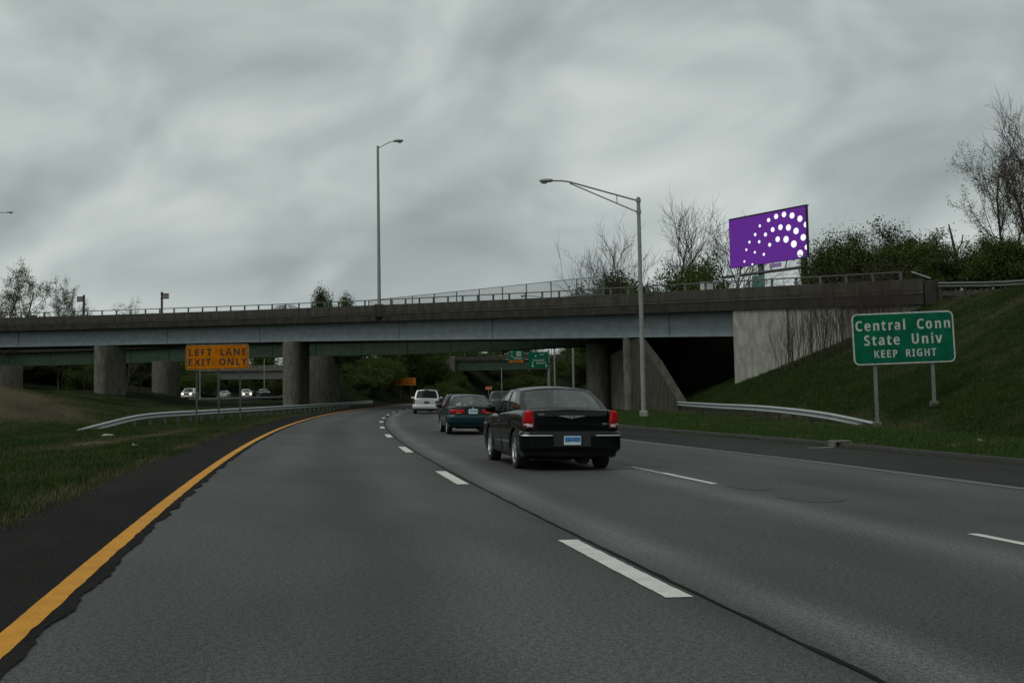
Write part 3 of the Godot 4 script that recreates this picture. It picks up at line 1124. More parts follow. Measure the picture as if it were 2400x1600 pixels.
func body_rows(s: Dictionary) -> Array:
	var st := []   # [z, half width]
	var ends := []
	for k in 15:
		var th: float = PI * 0.5 * k / 14.0
		ends.append(th)
	ends.reverse()
	for th in ends:
		var p := plan_pt(s, th, true)
		st.append([p.y, p.x])
	var zr: float = s.l * 0.5 - s.ro
	var zf: float = zr - s.wb
	var ra: float = s.wr + 0.055
	var mids := []
	for zw in [zr, zf]:
		for k in 17:
			mids.append(zw + ra * cos(PI * k / 16.0))
		mids.append(zw + ra + 0.004)
		mids.append(zw - ra - 0.004)
	for k in 12:
		mids.append(lerpf(s.l * 0.5 - s.depth - 0.02, -s.l * 0.5 + s.depth + 0.02, (k + 0.5) / 12.0))
	mids.append(s.zr0)
	mids.append(s.zf0)
	mids.sort()
	mids.reverse()
	for z in mids:
		if z < s.l * 0.5 - s.depth and z > -s.l * 0.5 + s.depth:
			st.append([z, s.w * 0.5])
	ends.reverse()
	for th in ends:
		var p := plan_pt(s, th, false)
		st.append([p.y, p.x])
	var rows := []
	for q in st:
		var z: float = q[0]
		var w: float = q[1]
		var yb: float = s.clear + 0.06 * sm(s.l * 0.5 - 0.5, s.l * 0.5, absf(z))
		for zw in [zr, zf]:
			var dz := absf(z - zw)
			if dz <= ra + 0.0001:
				yb = maxf(yb, s.wr + sqrt(maxf(ra * ra - dz * dz, 0.0)))
		var top := body_top(s, z)
		var k: float = clampf(w / 0.25, 0.0, 1.0)
		var y3 := maxf(yb + 0.005, s.clear + 0.08)
		var y4 := maxf(y3 + 0.01, s.clear + 0.24)
		var y5 := maxf(y4 + 0.01, lerpf(s.clear, top, 0.55))
		var y6 := maxf(y5 + 0.01, top - 0.17)
		var hp := [Vector2(0, yb), Vector2(w * 0.7, yb), Vector2(w - 0.05 * k, yb), Vector2(w - 0.035 * k, y3), Vector2(w - 0.008 * k, y4), Vector2(w, y5), Vector2(w - 0.004 * k, y6), Vector2(w - 0.022 * k, top - 0.075), Vector2(w - 0.055 * k, top - 0.030), Vector2(w - 0.11 * k, top - 0.006), Vector2(w * 0.55, top + 0.012), Vector2(0, top + 0.022)]
		var r := PackedVector3Array()
		for i in hp.size():
			r.append(Vector3(hp[i].x, hp[i].y, z))
		for i in range(hp.size() - 2, -1, -1):
			r.append(Vector3(-hp[i].x, hp[i].y, z))
		rows.append(r)
	return rows

# m is the share of the half width up to 0.9, then runs round the corner to the flank at 1.5
func plan_angle(s: Dictionary, m: float) -> float:
	var th: float = acos(pow(minf(m, 0.9), 1.0 / s.corner))
	return th if m <= 0.9 else lerpf(th, 0.0, minf((m - 0.9) / 0.6, 1.0))

# patch following the rear (or front) outline between angles; ylo / yhi are callables of the fraction along
func wrap_patch(b: MB, s: Dictionary, x0: Callable, x1: Callable, y0: float, y1: float, proud: float, rear := true, thick := 0.03, nu := 12, nv := 5) -> void:
	var rows := []
	for i in nv + 1:
		var t := float(i) / nv
		var y := lerpf(y0, y1, t)
		var r := PackedVector3Array()
		var edge := 1.0 if (i == 0 or i == nv) else 0.0
		for j in nu + 1:
			var u := lerpf(x0.call(t), x1.call(t), float(j) / nu)   # signed angle: -PI/2..PI/2 from left flank to right flank
			var e2 := 1.0 if (j == 0 or j == nu) else 0.0
			var q := plan_pt(s, plan_angle(s, absf(u)), rear, proud - thick * maxf(edge, e2))
			r.append(Vector3(q.x * signf(u), y, q.y))
		rows.append(r)
	if not rear:
		rows.reverse()
	rows.reverse()
	b.grid(rows)

func side_pt(s: Dictionary, a: float, t: float, sg: float, off := 0.0) -> Vector3:
	var zb := lerpf(s.zf0, s.zr0, a)
	var zt := lerpf(s.zf1, s.zr1, a)
	var xb: float = s.w * 0.5 - 0.085
	var xt: float = s.rw
	var yb := body_top(s, zb) - 0.012
	var yt: float = s.h - s.crown
	var x := lerpf(xb, xt, t) + 0.035 * sin(PI * t) + off
	var bow := 0.05 * (1.0 - pow(2 * a - 1, 2)) * t
	return Vector3(sg * (x + bow * 0.4), lerpf(yb, yt, t) + bow * 0.5, lerpf(zb, zt, t))

func end_pt(s: Dictionary, u: float, t: float, rear: bool, off := 0.0) -> Vector3:
	var a := 1.0 if rear else 0.0
	var p := side_pt(s, a, t, 1.0)
	var sg := 1.0 if rear else -1.0
	var k := 1.0 - u * u
	var lip := k * (0.10 * (1.0 - t) + 0.07 * t)
	return Vector3(p.x * u, p.y + k * (0.035 * (1 - t) + (s.crown - 0.012) * t) + off * 0.6, p.z + sg * (lip + off))

func sheet(b: MB, fn: Callable, a0: float, a1: float, t0: float, t1: float, na: int, nt: int, flip: bool) -> void:
	var rows := []
	for i in nt + 1:
		var r := PackedVector3Array()
		for j in na + 1:
			r.append(fn.call(lerpf(a0, a1, float(j) / na), lerpf(t0, t1, float(i) / nt)))
		rows.append(r)
	if flip:
		rows.reverse()
	b.grid(rows)

var wheel_cache := {}

func wheel(parent: Node, at: Vector3, r: float, w: float, sg: float) -> void:
	var o := Node3D.new()
	o.name = "wheel"
	parent.add_child(o, true)
	o.position = at
	o.scale = Vector3(sg, 1, 1)
	var key := "%s %s" % [r, w]
	if not wheel_cache.has(key):
		var b := MB.new()
		var pf := [[-w * 0.5, 0.62], [-w * 0.5, 0.78], [-w * 0.46, 0.94], [-w * 0.36, 1.0], [w * 0.36, 1.0], [w * 0.46, 0.94], [w * 0.5, 0.78], [w * 0.46, 0.66], [w * 0.30, 0.62]]
		var rows := []
		for k in 33:
			var a := TAU * k / 32.0
			var rr := PackedVector3Array()
			for q in pf:
				rr.append(Vector3(q[0], sin(a) * r * q[1], cos(a) * r * q[1]))
			rows.append(rr)
		b.grid(rows)
		var c := MB.new()
		rows = []
		for k in 33:
			var a := TAU * k / 32.0
			var rr := PackedVector3Array()
			for q in [[w * 0.46, 0.665], [w * 0.42, 0.60], [w * 0.10, 0.56], [w * 0.08, 0.0]]:
				rr.append(Vector3(q[0], sin(a) * r * q[1], cos(a) * r * q[1]))
			rows.append(rr)
		c.grid(rows)
		for k in 5:
			var a := TAU * k / 5.0
			var bs := Basis(Vector3.RIGHT, a)
			c.cbox(bs * Vector3(w * 0.36, r * 0.33, 0), Vector3(0.03, r * 0.62, r * 0.17), 0.008, bs)
		c.rod(Vector3(w * 0.2, 0, 0), Vector3(w * 0.44, 0, 0), r * 0.16, r * 0.13, 12)
		wheel_cache[key] = [b.mesh(), c.mesh()]
	obj("tyre", wheel_cache[key][0], M.tyre, o)
	obj("rim", wheel_cache[key][1], M.rim, o)

func car(called: String, label: String, category: String, s: Dictionary, pm: Material) -> Node3D:
	var t := thing(called, label, category)
	var b := MB.new()
	b.grid(body_rows(s))
	build("body", b, pm, t)
	var zr: float = s.l * 0.5 - s.ro
	var zf: float = zr - s.wb
	b = MB.new()
	b.box(Vector3(0, s.clear + 0.20, 0), Vector3(s.w - 0.64, 0.42, s.l - 0.7))
	b.box(Vector3(0, s.clear + 0.02, (zr + zf) * 0.5), Vector3(s.w - 0.25, 0.06, s.wb - 2 * s.wr - 0.2))
	if s.get("pipe", true):
		b.rod(Vector3(0.28, s.clear + 0.0, s.l * 0.5 - 0.6), Vector3(0.28, s.clear + 0.0, s.l * 0.5 - 0.15), 0.10, 0.10, 10)
		b.rod(Vector3(-s.w * 0.3, s.wr * 0.8, zr), Vector3(s.w * 0.3, s.wr * 0.8, zr), 0.05, 0.05, 8)
	build("underbody", b, M.under, t)
	# greenhouse: roof, pillars, panes
	b = MB.new()
	var roof := func(u: float, a: float) -> Vector3:
		var p := side_pt(s, a, 1.0, 1.0)
		var k := 1.0 - u * u
		var z := p.z + k * (0.07 if a > 0.5 else -0.07) * absf(2 * a - 1)
		return Vector3(p.x * u, p.y + (s.crown - 0.012) * k + 0.012 * (1 - pow(2 * a - 1, 2)), z)
	sheet(b, roof, -1, 1, 0, 1, 14, 14, true)
	build("roof", b, pm, t)
	var c1: float = s.get("a_pillar", 0.14)
	var b1: float = s.get("b0", 0.48)
	var b2: float = s.get("b1", 0.53)
	var d1: float = s.get("c_pillar", 0.83)
	b = MB.new()
	for sg in [-1.0, 1.0]:
		var f := func(a: float, q: float) -> Vector3: return side_pt(s, a, q, sg)
		var flip: bool = sg < 0
		sheet(b, f, 0, 1, 0, 0.05, 14, 1, flip)
		sheet(b, f, 0, 1, 0.90, 1.0, 14, 2, flip)
		for q in [[0.0, c1], [d1, 1.0]]:
			sheet(b, f, q[0], q[1], 0.05, 0.90, 5, 6, flip)
	for rear in [true, false]:
		var f := func(u: float, q: float) -> Vector3: return end_pt(s, u, q, rear)
		for q in [[-1.0, -0.87], [0.87, 1.0]]:
			sheet(b, f, q[0], q[1], 0.0, 1.0, 3, 6, not rear)
		sheet(b, f, -0.87, 0.87, 0.0, 0.03, 10, 1, not rear)
		sheet(b, f, -0.87, 0.87, 0.93, 1.0, 10, 1, not rear)
	build("pillars", b, pm, t)
	var gm: Material = s.get("glass", M.car_glass)
	for sg in [-1.0, 1.0]:
		var f := func(a: float, q: float) -> Vector3: return side_pt(s, a, q, sg, -0.006)
		for q in [[c1, b1], [b2, d1]]:
			b = MB.new()
			sheet(b, f, q[0], q[1], 0.05, 0.90, 6, 6, sg < 0)
			build("side_window", b, gm if q[0] < 0.4 else s.get("rear_glass", gm), t)
		b = MB.new()
		var f2 := func(a: float, q: float) -> Vector3: return side_pt(s, a, q, sg, 0.004)
		sheet(b, f2, b1 - 0.005, b2 + 0.005, 0.05, 0.90, 2, 6, sg < 0)
		build("door_pillar", b, M.trim, t)
	b = MB.new()
	var fr := func(u: float, q: float) -> Vector3: return end_pt(s, u, q, true, -0.006)
	sheet(b, fr, -0.87, 0.87, 0.03, 0.93, 12, 8, false)
	build("rear_window", b, s.get("rear_glass", gm), t)
	b = MB.new()
	var ff := func(u: float, q: float) -> Vector3: return end_pt(s, u, q, false, -0.006)
	sheet(b, ff, -0.87, 0.87, 0.03, 0.93, 12, 8, true)
	build("windscreen", b, M.car_glass, t)
	# seats behind the glass
	var sb: float = s.belt - 0.28
	var seat_m: Material = s.get("seat", M.seat)
	for q in [[-0.38, 0.30], [0.38, 0.30], [-0.38, -0.62], [0.38, -0.62]] if not s.has("bare") else []:
		var z: float = lerpf(s.zf0, s.zr0, 0.72) if q[1] > 0 else lerpf(s.zf0, s.zr0, 0.42)
		b = MB.new()
		b.cbox(Vector3(q[0], sb + 0.12, z), Vector3(0.50, 0.52, 0.14), 0.05, Basis(Vector3.RIGHT, 0.2))
		b.cbox(Vector3(q[0], sb + 0.45, z + 0.09), Vector3(0.27, 0.17, 0.09), 0.035, Basis(Vector3.RIGHT, 0.2))
		build("seat", b, seat_m, t)
	b = MB.new()
	b.cbox(Vector3(0, s.belt - 0.06, s.zf0 + 0.38), Vector3(s.w - 0.4, 0.14, 0.4), 0.05)
	build("dashboard", b, M.seat_dark, t)
	# wheels
	for z in [zr, zf]:
		for sg in [-1.0, 1.0]:
			wheel(t, Vector3(sg * (s.w * 0.5 - s.ww * 0.5 - 0.015), s.wr, z), s.wr, s.ww, sg)
	# mirrors
	for sg in [-1.0, 1.0]:
		b = MB.new()
		var mz: float = lerpf(s.zf0, s.zf1, 0.25) + 0.16
		var mp := Vector3(sg * (s.w * 0.5 + 0.10), s.belt + 0.09, mz)
		var rows := []
		for k in 9:
			var a := PI * k / 8.0
			var r := PackedVector3Array()
			for j in 17:
				var q := TAU * j / 16.0
				r.append(mp + Vector3(cos(q) * sin(a) * 0.125, sin(q) * sin(a) * 0.085, -cos(a) * 0.07 if cos(a) < 0 else -cos(a) * 0.09))
			rows.append(r)
		rows.reverse()
		b.grid(rows)
		b.rod(mp + Vector3(-sg * 0.05, -0.05, 0), Vector3(sg * (s.w * 0.5 - 0.08), s.belt + 0.0, mz - 0.03), 0.035, 0.03, 6)
		build("mirror", b, pm if s.get("body_mirror", true) else M.trim, t)
	return t

func disc(b: MB, at: Vector3, r: float, n := 16) -> void:
	for k in n:
		var a := TAU * k / n
		var c := TAU * (k + 1) / n
		b.tri(at, at + Vector3(cos(a) * r, sin(a) * r, 0), at + Vector3(cos(c) * r, sin(c) * r, 0))

func lettering(parent: Node, called: String, words: String, at: Vector3, cap: float, m: Material, squeeze := 1.0, spread := 0.0, depth := 0.006) -> MeshInstance3D:
	var tm := TextMesh.new()
	var f := SystemFont.new()
	f.font_names = PackedStringArray(["Droid Sans"])
	f.font_weight = 700
	tm.font = f
	if spread > 0.0:
		var fv := FontVariation.new()
		fv.base_font = f
		fv.spacing_glyph = int(spread)
		tm.font = fv
	tm.text = words
	tm.font_size = 64
	tm.pixel_size = cap / (0.714 * 64.0)
	tm.depth = depth
	tm.curve_step = 2.0
	var o := obj(called, tm, m, parent)
	o.position = at
	o.scale = Vector3(squeeze, 1, 1)
	return o

func place(o: Node3D, x: float, d: float, y: float, yaw: float, bank := -0.02) -> void:
	o.position = Vector3(x, y, -d)
	o.rotation = Vector3(0, yaw, bank)

func plate(t: Node3D, at: Vector3, words: String, m: Material) -> void:
	var b := MB.new()
	b.cbox(at, Vector3(0.32, 0.165, 0.02), 0.006)
	var p := build("number_plate", b, M.plate_pale, t)
	b = MB.new()
	b.box(at + Vector3(0, 0.028, 0.0105), Vector3(0.295, 0.09, 0.004))
	build("plate_band", b, m, p)
	lettering(p, "plate_letters", words, at + Vector3(0, 0.012, 0.0145), 0.072, M.plate_ink, 0.72, 0, 0.003)

func make_vehicles() -> void:
	# --- black sedan
	var s := {l = 5.0, w = 1.86, h = 1.575, wb = 3.05, ro = 1.02, wr = 0.37, ww = 0.235, clear = 0.22, belt = 1.05, deck = 1.15, hood = 0.92, zr0 = 1.86, zr1 = 1.02, zf1 = -0.40, zf0 = -1.10, rw = 0.69, crown = 0.075, corner = 0.31, depth = 0.42, body_mirror = true, seat = M.seat, a_pillar = 0.13, c_pillar = 0.80}
	var t := car("black_sedan", "shiny black sedan with red corner tail lights, nearest car ahead", "car", s, M.black_paint)
	place(t, 0.62, 25.2, -0.095, 0.175)
	var zb: float = s.l * 0.5
	var q := MB.new()
	wrap_patch(q, s, func(_t): return -0.755, func(_t): return 0.755, 0.80, 1.125, 0.022, true, 0.024, 16, 6)
	build("trunk_lid", q, M.black_paint, t)
	q = MB.new()
	wrap_patch(q, s, func(_t): return -1.5, func(_t): return 1.5, 0.36, 0.755, 0.045, true, 0.05, 28, 8)
	build("bumper", q, M.black_paint, t)
	q = MB.new()
	wrap_patch(q, s, func(_t): return -0.36, func(_t): return 0.36, 0.47, 0.70, 0.047, true, 0.0, 8, 2)
	build("plate_recess", q, M.trim, t)
	for sg in [-1.0, 1.0]:
		var inner := func(k: float) -> float: return sg * lerpf(0.765, 0.80, k)
		var outer := func(k: float) -> float: return sg * lerpf(1.15, 0.93, pow(k, 2.2))
		q = MB.new()
		if sg > 0:
			wrap_patch(q, s, inner, outer, 0.895, 1.135, 0.022, true, 0.02, 8, 8)
		else:
			wrap_patch(q, s, outer, inner, 0.895, 1.135, 0.022, true, 0.02, 8, 8)
		var lamp := build("tail_light", q, M.tail_red, t)
		q = MB.new()
		var i2 := func(_k: float) -> float: return sg * 0.765
		var o2 := func(_k: float) -> float: return sg * 1.15
		if sg > 0:
			wrap_patch(q, s, i2, o2, 0.80, 0.893, 0.022, true, 0.02, 8, 3)
		else:
			wrap_patch(q, s, o2, i2, 0.80, 0.893, 0.022, true, 0.02, 8, 3)
		build("lower_lens", q, M.tail_dark, lamp)
		q = MB.new()
		if sg > 0:
			wrap_patch(q, s, func(_k): return 0.785, func(_k): return 0.90, 0.822, 0.868, 0.028, true, 0.008, 4, 2)
		else:
			wrap_patch(q, s, func(_k): return -0.90, func(_k): return -0.785, 0.822, 0.868, 0.028, true, 0.008, 4, 2)
		build("reversing_lens", q, M.tail_clear, lamp)
		q = MB.new()
		if sg > 0:
			wrap_patch(q, s, func(_k): return 0.45, func(_k): return 1.15, 0.655, 0.675, 0.056, true, 0.008, 14, 2)
		else:
			wrap_patch(q, s, func(_k): return -1.2, func(_k): return -0.38, 0.655, 0.675, 0.056, true, 0.008, 14, 2)
		build("chrome_strip", q, M.chrome, t)
	plate(t, Vector3(0.0, 0.575, zb + 0.062), "554·VSO", M.plate_blue)
	# winged badge
	q = MB.new()
	for sg in [-1.0, 1.0]:
		var z := zb + 0.028
		q.quad(Vector3(sg * 0.045, 0.995, z), Vector3(sg * 0.25, 1.025, z), Vector3(sg * 0.25, 1.035, z), Vector3(sg * 0.045, 1.036, z))
		q.quad(Vector3(sg * 0.045, 0.985, z), Vector3(sg * 0.14, 1.005, z), Vector3(sg * 0.14, 1.016, z), Vector3(sg * 0.045, 1.0, z))
	disc(q, Vector3(0, 1.01, zb + 0.03), 0.033)
	build("wing_badge", q, M.chrome, t)
	q = MB.new()
	for k in 5:
		q.box(Vector3(-0.63 + k * 0.024, 1.06 + 0.002 * (k % 2), zb + 0.022), Vector3(0.017, 0.016 + 0.006 * (k % 2), 0.004))
	build("script_badge", q, M.chrome, t)
	q = MB.new()
	for k in 3:
		q.box(Vector3(0.60 + k * 0.03, 0.885, zb + 0.022), Vector3(0.022, 0.034, 0.004))
	build("engine_badge", q, M.chrome, t)
	# door handles and seams
	for sg in [-1.0, 1.0]:
		for z in [-0.15, 0.95]:
			q = MB.new()
			q.cbox(Vector3(sg * (s.w * 0.5 + 0.012), 0.885, z), Vector3(0.03, 0.03, 0.2), 0.01)
			build("door_handle", q, M.black_paint, t)
		for z in [-1.02, 0.05, 0.98]:
			q = MB.new()
			q.box(Vector3(sg * (s.w * 0.5 - 0.006), 0.62, z), Vector3(0.016, 0.62, 0.012))
			build("door_seam", q, M.under, t)
	# --- dark teal sedan
	s = {l = 4.65, w = 1.74, h = 1.42, wb = 2.70, ro = 1.02, wr = 0.31, ww = 0.20, clear = 0.24, belt = 0.93, deck = 1.02, hood = 0.82, zr0 = 1.62, zr1 = 0.95, zf1 = -0.35, zf0 = -1.05, rw = 0.56, crown = 0.06, corner = 0.40, depth = 0.38, seat = M.seat}
	t = car("teal_sedan", "dark teal sedan with wide red tail lights and papers on its rear shelf", "car", s, M.teal_paint)
	place(t, -1.80, 45.6, -0.10, 0.145)
	zb = s.l * 0.5
	q = MB.new()
	wrap_patch(q, s, func(_t): return -1.5, func(_t): return 1.5, 0.36, 0.72, 0.05, true, 0.05, 24, 6)
	build("bumper", q, M.teal_paint, t)
	for sg in [-1.0, 1.0]:
		var inner := func(_k: float) -> float: return sg * 0.36
		var outer := func(k: float) -> float: return sg * lerpf(1.0, 1.05, k)
		q = MB.new()
		wrap_patch(q, s, inner if sg > 0 else outer, outer if sg > 0 else inner, 0.76, 0.90, 0.018, true, 0.018, 12, 4)
		var lamp := build("tail_light", q, M.tail_red, t)
		q = MB.new()
		wrap_patch(q, s, (func(_k): return 0.5) if sg > 0 else (func(_k): return -0.68), (func(_k): return 0.68) if sg > 0 else (func(_k): return -0.5), 0.755, 0.795, 0.024, true, 0.008, 4, 2)
		build("reversing_lens", q, M.lamp_amber, lamp)
	q = MB.new()
	wrap_patch(q, s, func(_t): return -0.30, func(_t): return 0.30, 0.745, 0.91, 0.006, true, 0.0, 6, 2)
	build("plate_recess", q, M.trim, t)
	plate(t, Vector3(0, 0.83, zb + 0.022), "728·RBK", M.plate_pale)
	q = MB.new()
	disc(q, Vector3(0, 0.955, zb + 0.012), 0.03, 10)
	build("badge", q, M.chrome, t)
	q = MB.new()
	q.box(Vector3(-0.42, 1.075, 1.32), Vector3(0.17, 0.10, 0.02), Basis(Vector3(0, 0, 1), 0.3) * Basis(Vector3.RIGHT, -0.5))
	q.box(Vector3(-0.20, 1.05, 1.45), Vector3(0.12, 0.05, 0.02), Basis(Vector3(0, 0, 1), -0.4) * Basis(Vector3.RIGHT, -0.8))
	q.box(Vector3(0.03, 1.14, 1.20), Vector3(0.05, 0.07, 0.02), Basis(Vector3(0, 0, 1), 0.2))
	build("papers", q, M.paper, t)
	# --- silver minivan
	s = {l = 4.8, w = 1.95, h = 1.76, wb = 2.95, ro = 0.98, wr = 0.335, ww = 0.205, clear = 0.24, belt = 1.06, deck = 1.10, hood = 0.95, zr0 = 2.22, zr1 = 1.93, zf1 = -0.65, zf0 = -1.62, rw = 0.72, crown = 0.06, corner = 0.34, depth = 0.34, rear_glass = M.dark_glass, glass = M.dark_glass, c_pillar = 0.93, a_pillar = 0.12, b0 = 0.36, b1 = 0.40}
	t = car("silver_minivan", "silver minivan with dark rear window, farthest car ahead on the left", "van", s, M.silver_paint)
	place(t, -6.52, 91.2, -0.09, 0.065)
	zb = s.l * 0.5
	q = MB.new()
	wrap_patch(q, s, func(_t): return -1.5, func(_t): return 1.5, 0.36, 0.66, 0.07, true, 0.05, 24, 6)
	build("bumper", q, M.silver_paint, t)
	q = MB.new()
	wrap_patch(q, s, func(_t): return -1.4, func(_t): return 1.4, 0.30, 0.37, 0.06, true, 0.03, 20, 2)
	build("lower_valance", q, M.trim, t)
	for sg in [-1.0, 1.0]:
		q = MB.new()
		var inner := func(_k: float) -> float: return sg * 0.87
		var outer := func(_k: float) -> float: return sg * 1.2
		wrap_patch(q, s, inner if sg > 0 else outer, outer if sg > 0 else inner, 0.74, 1.08, 0.02, true, 0.018, 5, 5)
		build("tail_light", q, M.tail_dark, t)
		q = MB.new()
		disc(q, Vector3(sg * 0.25, 0.80, zb + 0.02), 0.06, 12)
		build("reversing_lens", q, M.tail_clear, t)
	q = MB.new()
	q.cbox(Vector3(0, 0.83, zb + 0.01), Vector3(0.36, 0.14, 0.02), 0.005)
	build("plate_recess", q, M.trim, t)
	q = MB.new()
	q.cbox(Vector3(0, 1.735, 1.98), Vector3(0.34, 0.04, 0.10), 0.015)
	build("brake_light", q, M.tail_dark, t)
	# --- cars partly hidden ahead
	s = {l = 4.6, w = 1.78, h = 1.46, wb = 2.68, ro = 1.0, wr = 0.32, ww = 0.20, clear = 0.23, belt = 0.95, deck = 1.03, hood = 0.84, zr0 = 1.75, zr1 = 1.1, zf1 = -0.35, zf0 = -1.05, rw = 0.58, crown = 0.06, corner = 0.40, depth = 0.38}
	t = car("maroon_sedan", "dark maroon sedan mostly hidden in front of the teal sedan", "car", s, M.maroon_paint)
	place(t, -3.05, 64.5, -0.13, 0.12)
	for sg in [-1.0, 1.0]:
		q = MB.new()
		var inner := func(_k: float) -> float: return sg * 0.5
		var outer := func(_k: float) -> float: return sg * 1.05
		wrap_patch(q, s, inner if sg > 0 else outer, outer if sg > 0 else inner, 0.80, 0.93, 0.018, true, 0.018, 8, 3)
		build("tail_light", q, M.tail_red, t)
	s = {l = 5.2, w = 1.95, h = 1.62, wb = 3.2, ro = 1.1, wr = 0.37, ww = 0.23, clear = 0.32, belt = 1.12, deck = 1.10, hood = 1.02, zr0 = 0.4, zr1 = 0.25, zf1 = -0.55, zf0 = -1.15, rw = 0.70, crown = 0.05, corner = 0.34, depth = 0.3, b0 = 0.9, b1 = 0.93, c_pillar = 0.95, a_pillar = 0.2}
	t = car("grey_pickup", "dark grey pickup mostly hidden between the teal and the black sedan", "pickup", s, M.grey_paint)
	place(t, -0.75, 78.0, -0.16, 0.10)
	# --- oncoming cars on the far carriageway
	s = {l = 4.7, w = 1.9, h = 1.75, wb = 2.75, ro = 0.95, wr = 0.36, ww = 0.22, clear = 0.25, belt = 1.08, deck = 1.12, hood = 1.02, zr0 = 2.1, zr1 = 1.8, zf1 = -0.45, zf0 = -1.05, rw = 0.70, crown = 0.05, corner = 0.34, depth = 0.34, bare = true}
	t = car("white_suv", "white sport utility vehicle with headlights on in the far oncoming lanes", "car", s, M.white_paint)
	place(t, -53.2, 200.0, 1.17, PI + 0.05, 0.0)
	headlights(t, s)
	s = {l = 4.5, w = 1.75, h = 1.42, wb = 2.65, ro = 0.95, wr = 0.31, ww = 0.2, clear = 0.2, belt = 0.93, deck = 1.0, hood = 0.84, zr0 = 1.65, zr1 = 0.95, zf1 = -0.35, zf0 = -1.0, rw = 0.56, crown = 0.06, corner = 0.4, depth = 0.36, bare = true}
	t = car("white_sedan", "white sedan with headlights on, right one of the far oncoming cars", "car", s, M.white_paint)
	place(t, -44.6, 203.0, 1.17, PI + 0.30, 0.0)
	headlights(t, s)
	t = car("dark_sedan", "dark sedan just behind the far oncoming white sedan", "car", s, M.navy_paint)
	place(t, -42.3, 206.0, 1.17, PI + 0.35, 0.0)
	t = car("silver_sedan", "small silver sedan between the two far oncoming white cars", "car", s, M.silver_paint)
	place(t, -56.0, 236.0, 1.17, PI + 0.05, 0.0)
	# car on the overpass
	s = {l = 4.6, w = 1.8, h = 1.48, wb = 2.7, ro = 1.0, wr = 0.32, ww = 0.2, clear = 0.22, belt = 0.95, deck = 1.02, hood = 0.85, zr0 = 1.7, zr1 = 1.0, zf1 = -0.4, zf0 = -1.1, rw = 0.57, crown = 0.06, corner = 0.4, depth = 0.36, bare = true}
	t = car("bridge_car", "pale silver car glimpsed through the rail on top of the overpass", "car", s, M.silver_paint)
	var k := 0
	for i in front_path.size():
		if front_path[i].x < -23.5:
			k = i
	var p := front_path[k] - outward(front_path, k) * 3.2
	var tg := tangent(front_path, k)
	place(t, p.x, -p.z, p.y - 0.86, atan2(-tg.x, -tg.z), 0.0)

func headlights(t: Node3D, s: Dictionary) -> void:
	for sg in [-1.0, 1.0]:
		var q := MB.new()
		var at := Vector3(sg * (s.w * 0.5 - 0.30), s.hood - 0.20, -s.l * 0.5 - 0.02)
		q.cbox(at, Vector3(0.28, 0.18, 0.14), 0.04)
		build("headlight", q, M.head_on, t)
		var l := SpotLight3D.new()
		l.name = "beam"
		t.add_child(l, true)
		l.position = at + Vector3(0, 0, -0.12)
		l.light_energy = 3.0
		l.light_color = Color(1.0, 0.93, 0.8)
		l.spot_angle = 25.0
		l.spot_range = 60.0
		l.light_size = 0.12
		l.shadow_enabled = true
		l.rotation.x = -0.05
	var g := MB.new()
	g.cbox(Vector3(0, s.hood - 0.22, -s.l * 0.5 - 0.01), Vector3(s.w * 0.45, 0.16, 0.05), 0.02)
	build("grille", g, M.trim, t)

# ---------------------------------------------------------------- signs
func round_rect(w: float, h: float, r: float) -> PackedVector2Array:
	var p := PackedVector2Array()
	for q in [[w * 0.5 - r, h * 0.5 - r, 0.0], [-w * 0.5 + r, h * 0.5 - r, 0.25], [-w * 0.5 + r, -h * 0.5 + r, 0.5], [w * 0.5 - r, -h * 0.5 + r, 0.75]]:
		for k in 7:
			var a: float = TAU * (q[2] + 0.25 * k / 6.0)
			p.append(Vector2(q[0] + cos(a) * r, q[1] + sin(a) * r))
	return p

func slab(b: MB, p: PackedVector2Array, z0: float, z1: float) -> void:
	var m := p.size()
	var c := Vector2.ZERO
	for q in p:
		c += q / m
	for i in m:
		var a := p[i]
		var e := p[(i + 1) % m]
		b.tri(Vector3(c.x, c.y, z1), Vector3(a.x, a.y, z1), Vector3(e.x, e.y, z1))
		b.tri(Vector3(c.x, c.y, z0), Vector3(e.x, e.y, z0), Vector3(a.x, a.y, z0))
		b.quad(Vector3(a.x, a.y, z0), Vector3(e.x, e.y, z0), Vector3(e.x, e.y, z1), Vector3(a.x, a.y, z1))

func sign_panel(t: Node3D, w: float, h: float, r: float, at: Vector3, tilt: float, face: Material, rim: Material, rim_w: float, outer: Material = null) -> Node3D:
	var p := Node3D.new()
	p.name = "panel"
	t.add_child(p, true)
	p.position = at
	p.rotation.z = tilt
	var b := MB.new()
	slab(b, round_rect(w, h, r), -0.03, 0.0)
	build("sheet", b, outer if outer else rim, p)
	if outer:
		b = MB.new()
		slab(b, round_rect(w - 0.05, h - 0.05, r), 0.0, 0.004)
		build("border", b, rim, p)
		b = MB.new()
		slab(b, round_rect(w - 0.05 - 2 * rim_w, h - 0.05 - 2 * rim_w, r - rim_w * 0.6), 0.004, 0.008)
		build("face", b, face, p)
	else:
		b = MB.new()
		slab(b, round_rect(w - 2 * rim_w, h - 2 * rim_w, r - rim_w), 0.0, 0.006)
		build("face", b, face, p)
	return p

func post(t: Node3D, called: String, x: float, y0: float, y1: float, z: float, w: float, m: Material) -> void:
	var b := MB.new()
	b.box(Vector3(x, (y0 + y1) * 0.5, z), Vector3(w, y1 - y0, 0.03))
	b.box(Vector3(x, (y0 + y1) * 0.5, z - 0.06), Vector3(0.03, y1 - y0, 0.12))
	build(called, b, m, t)

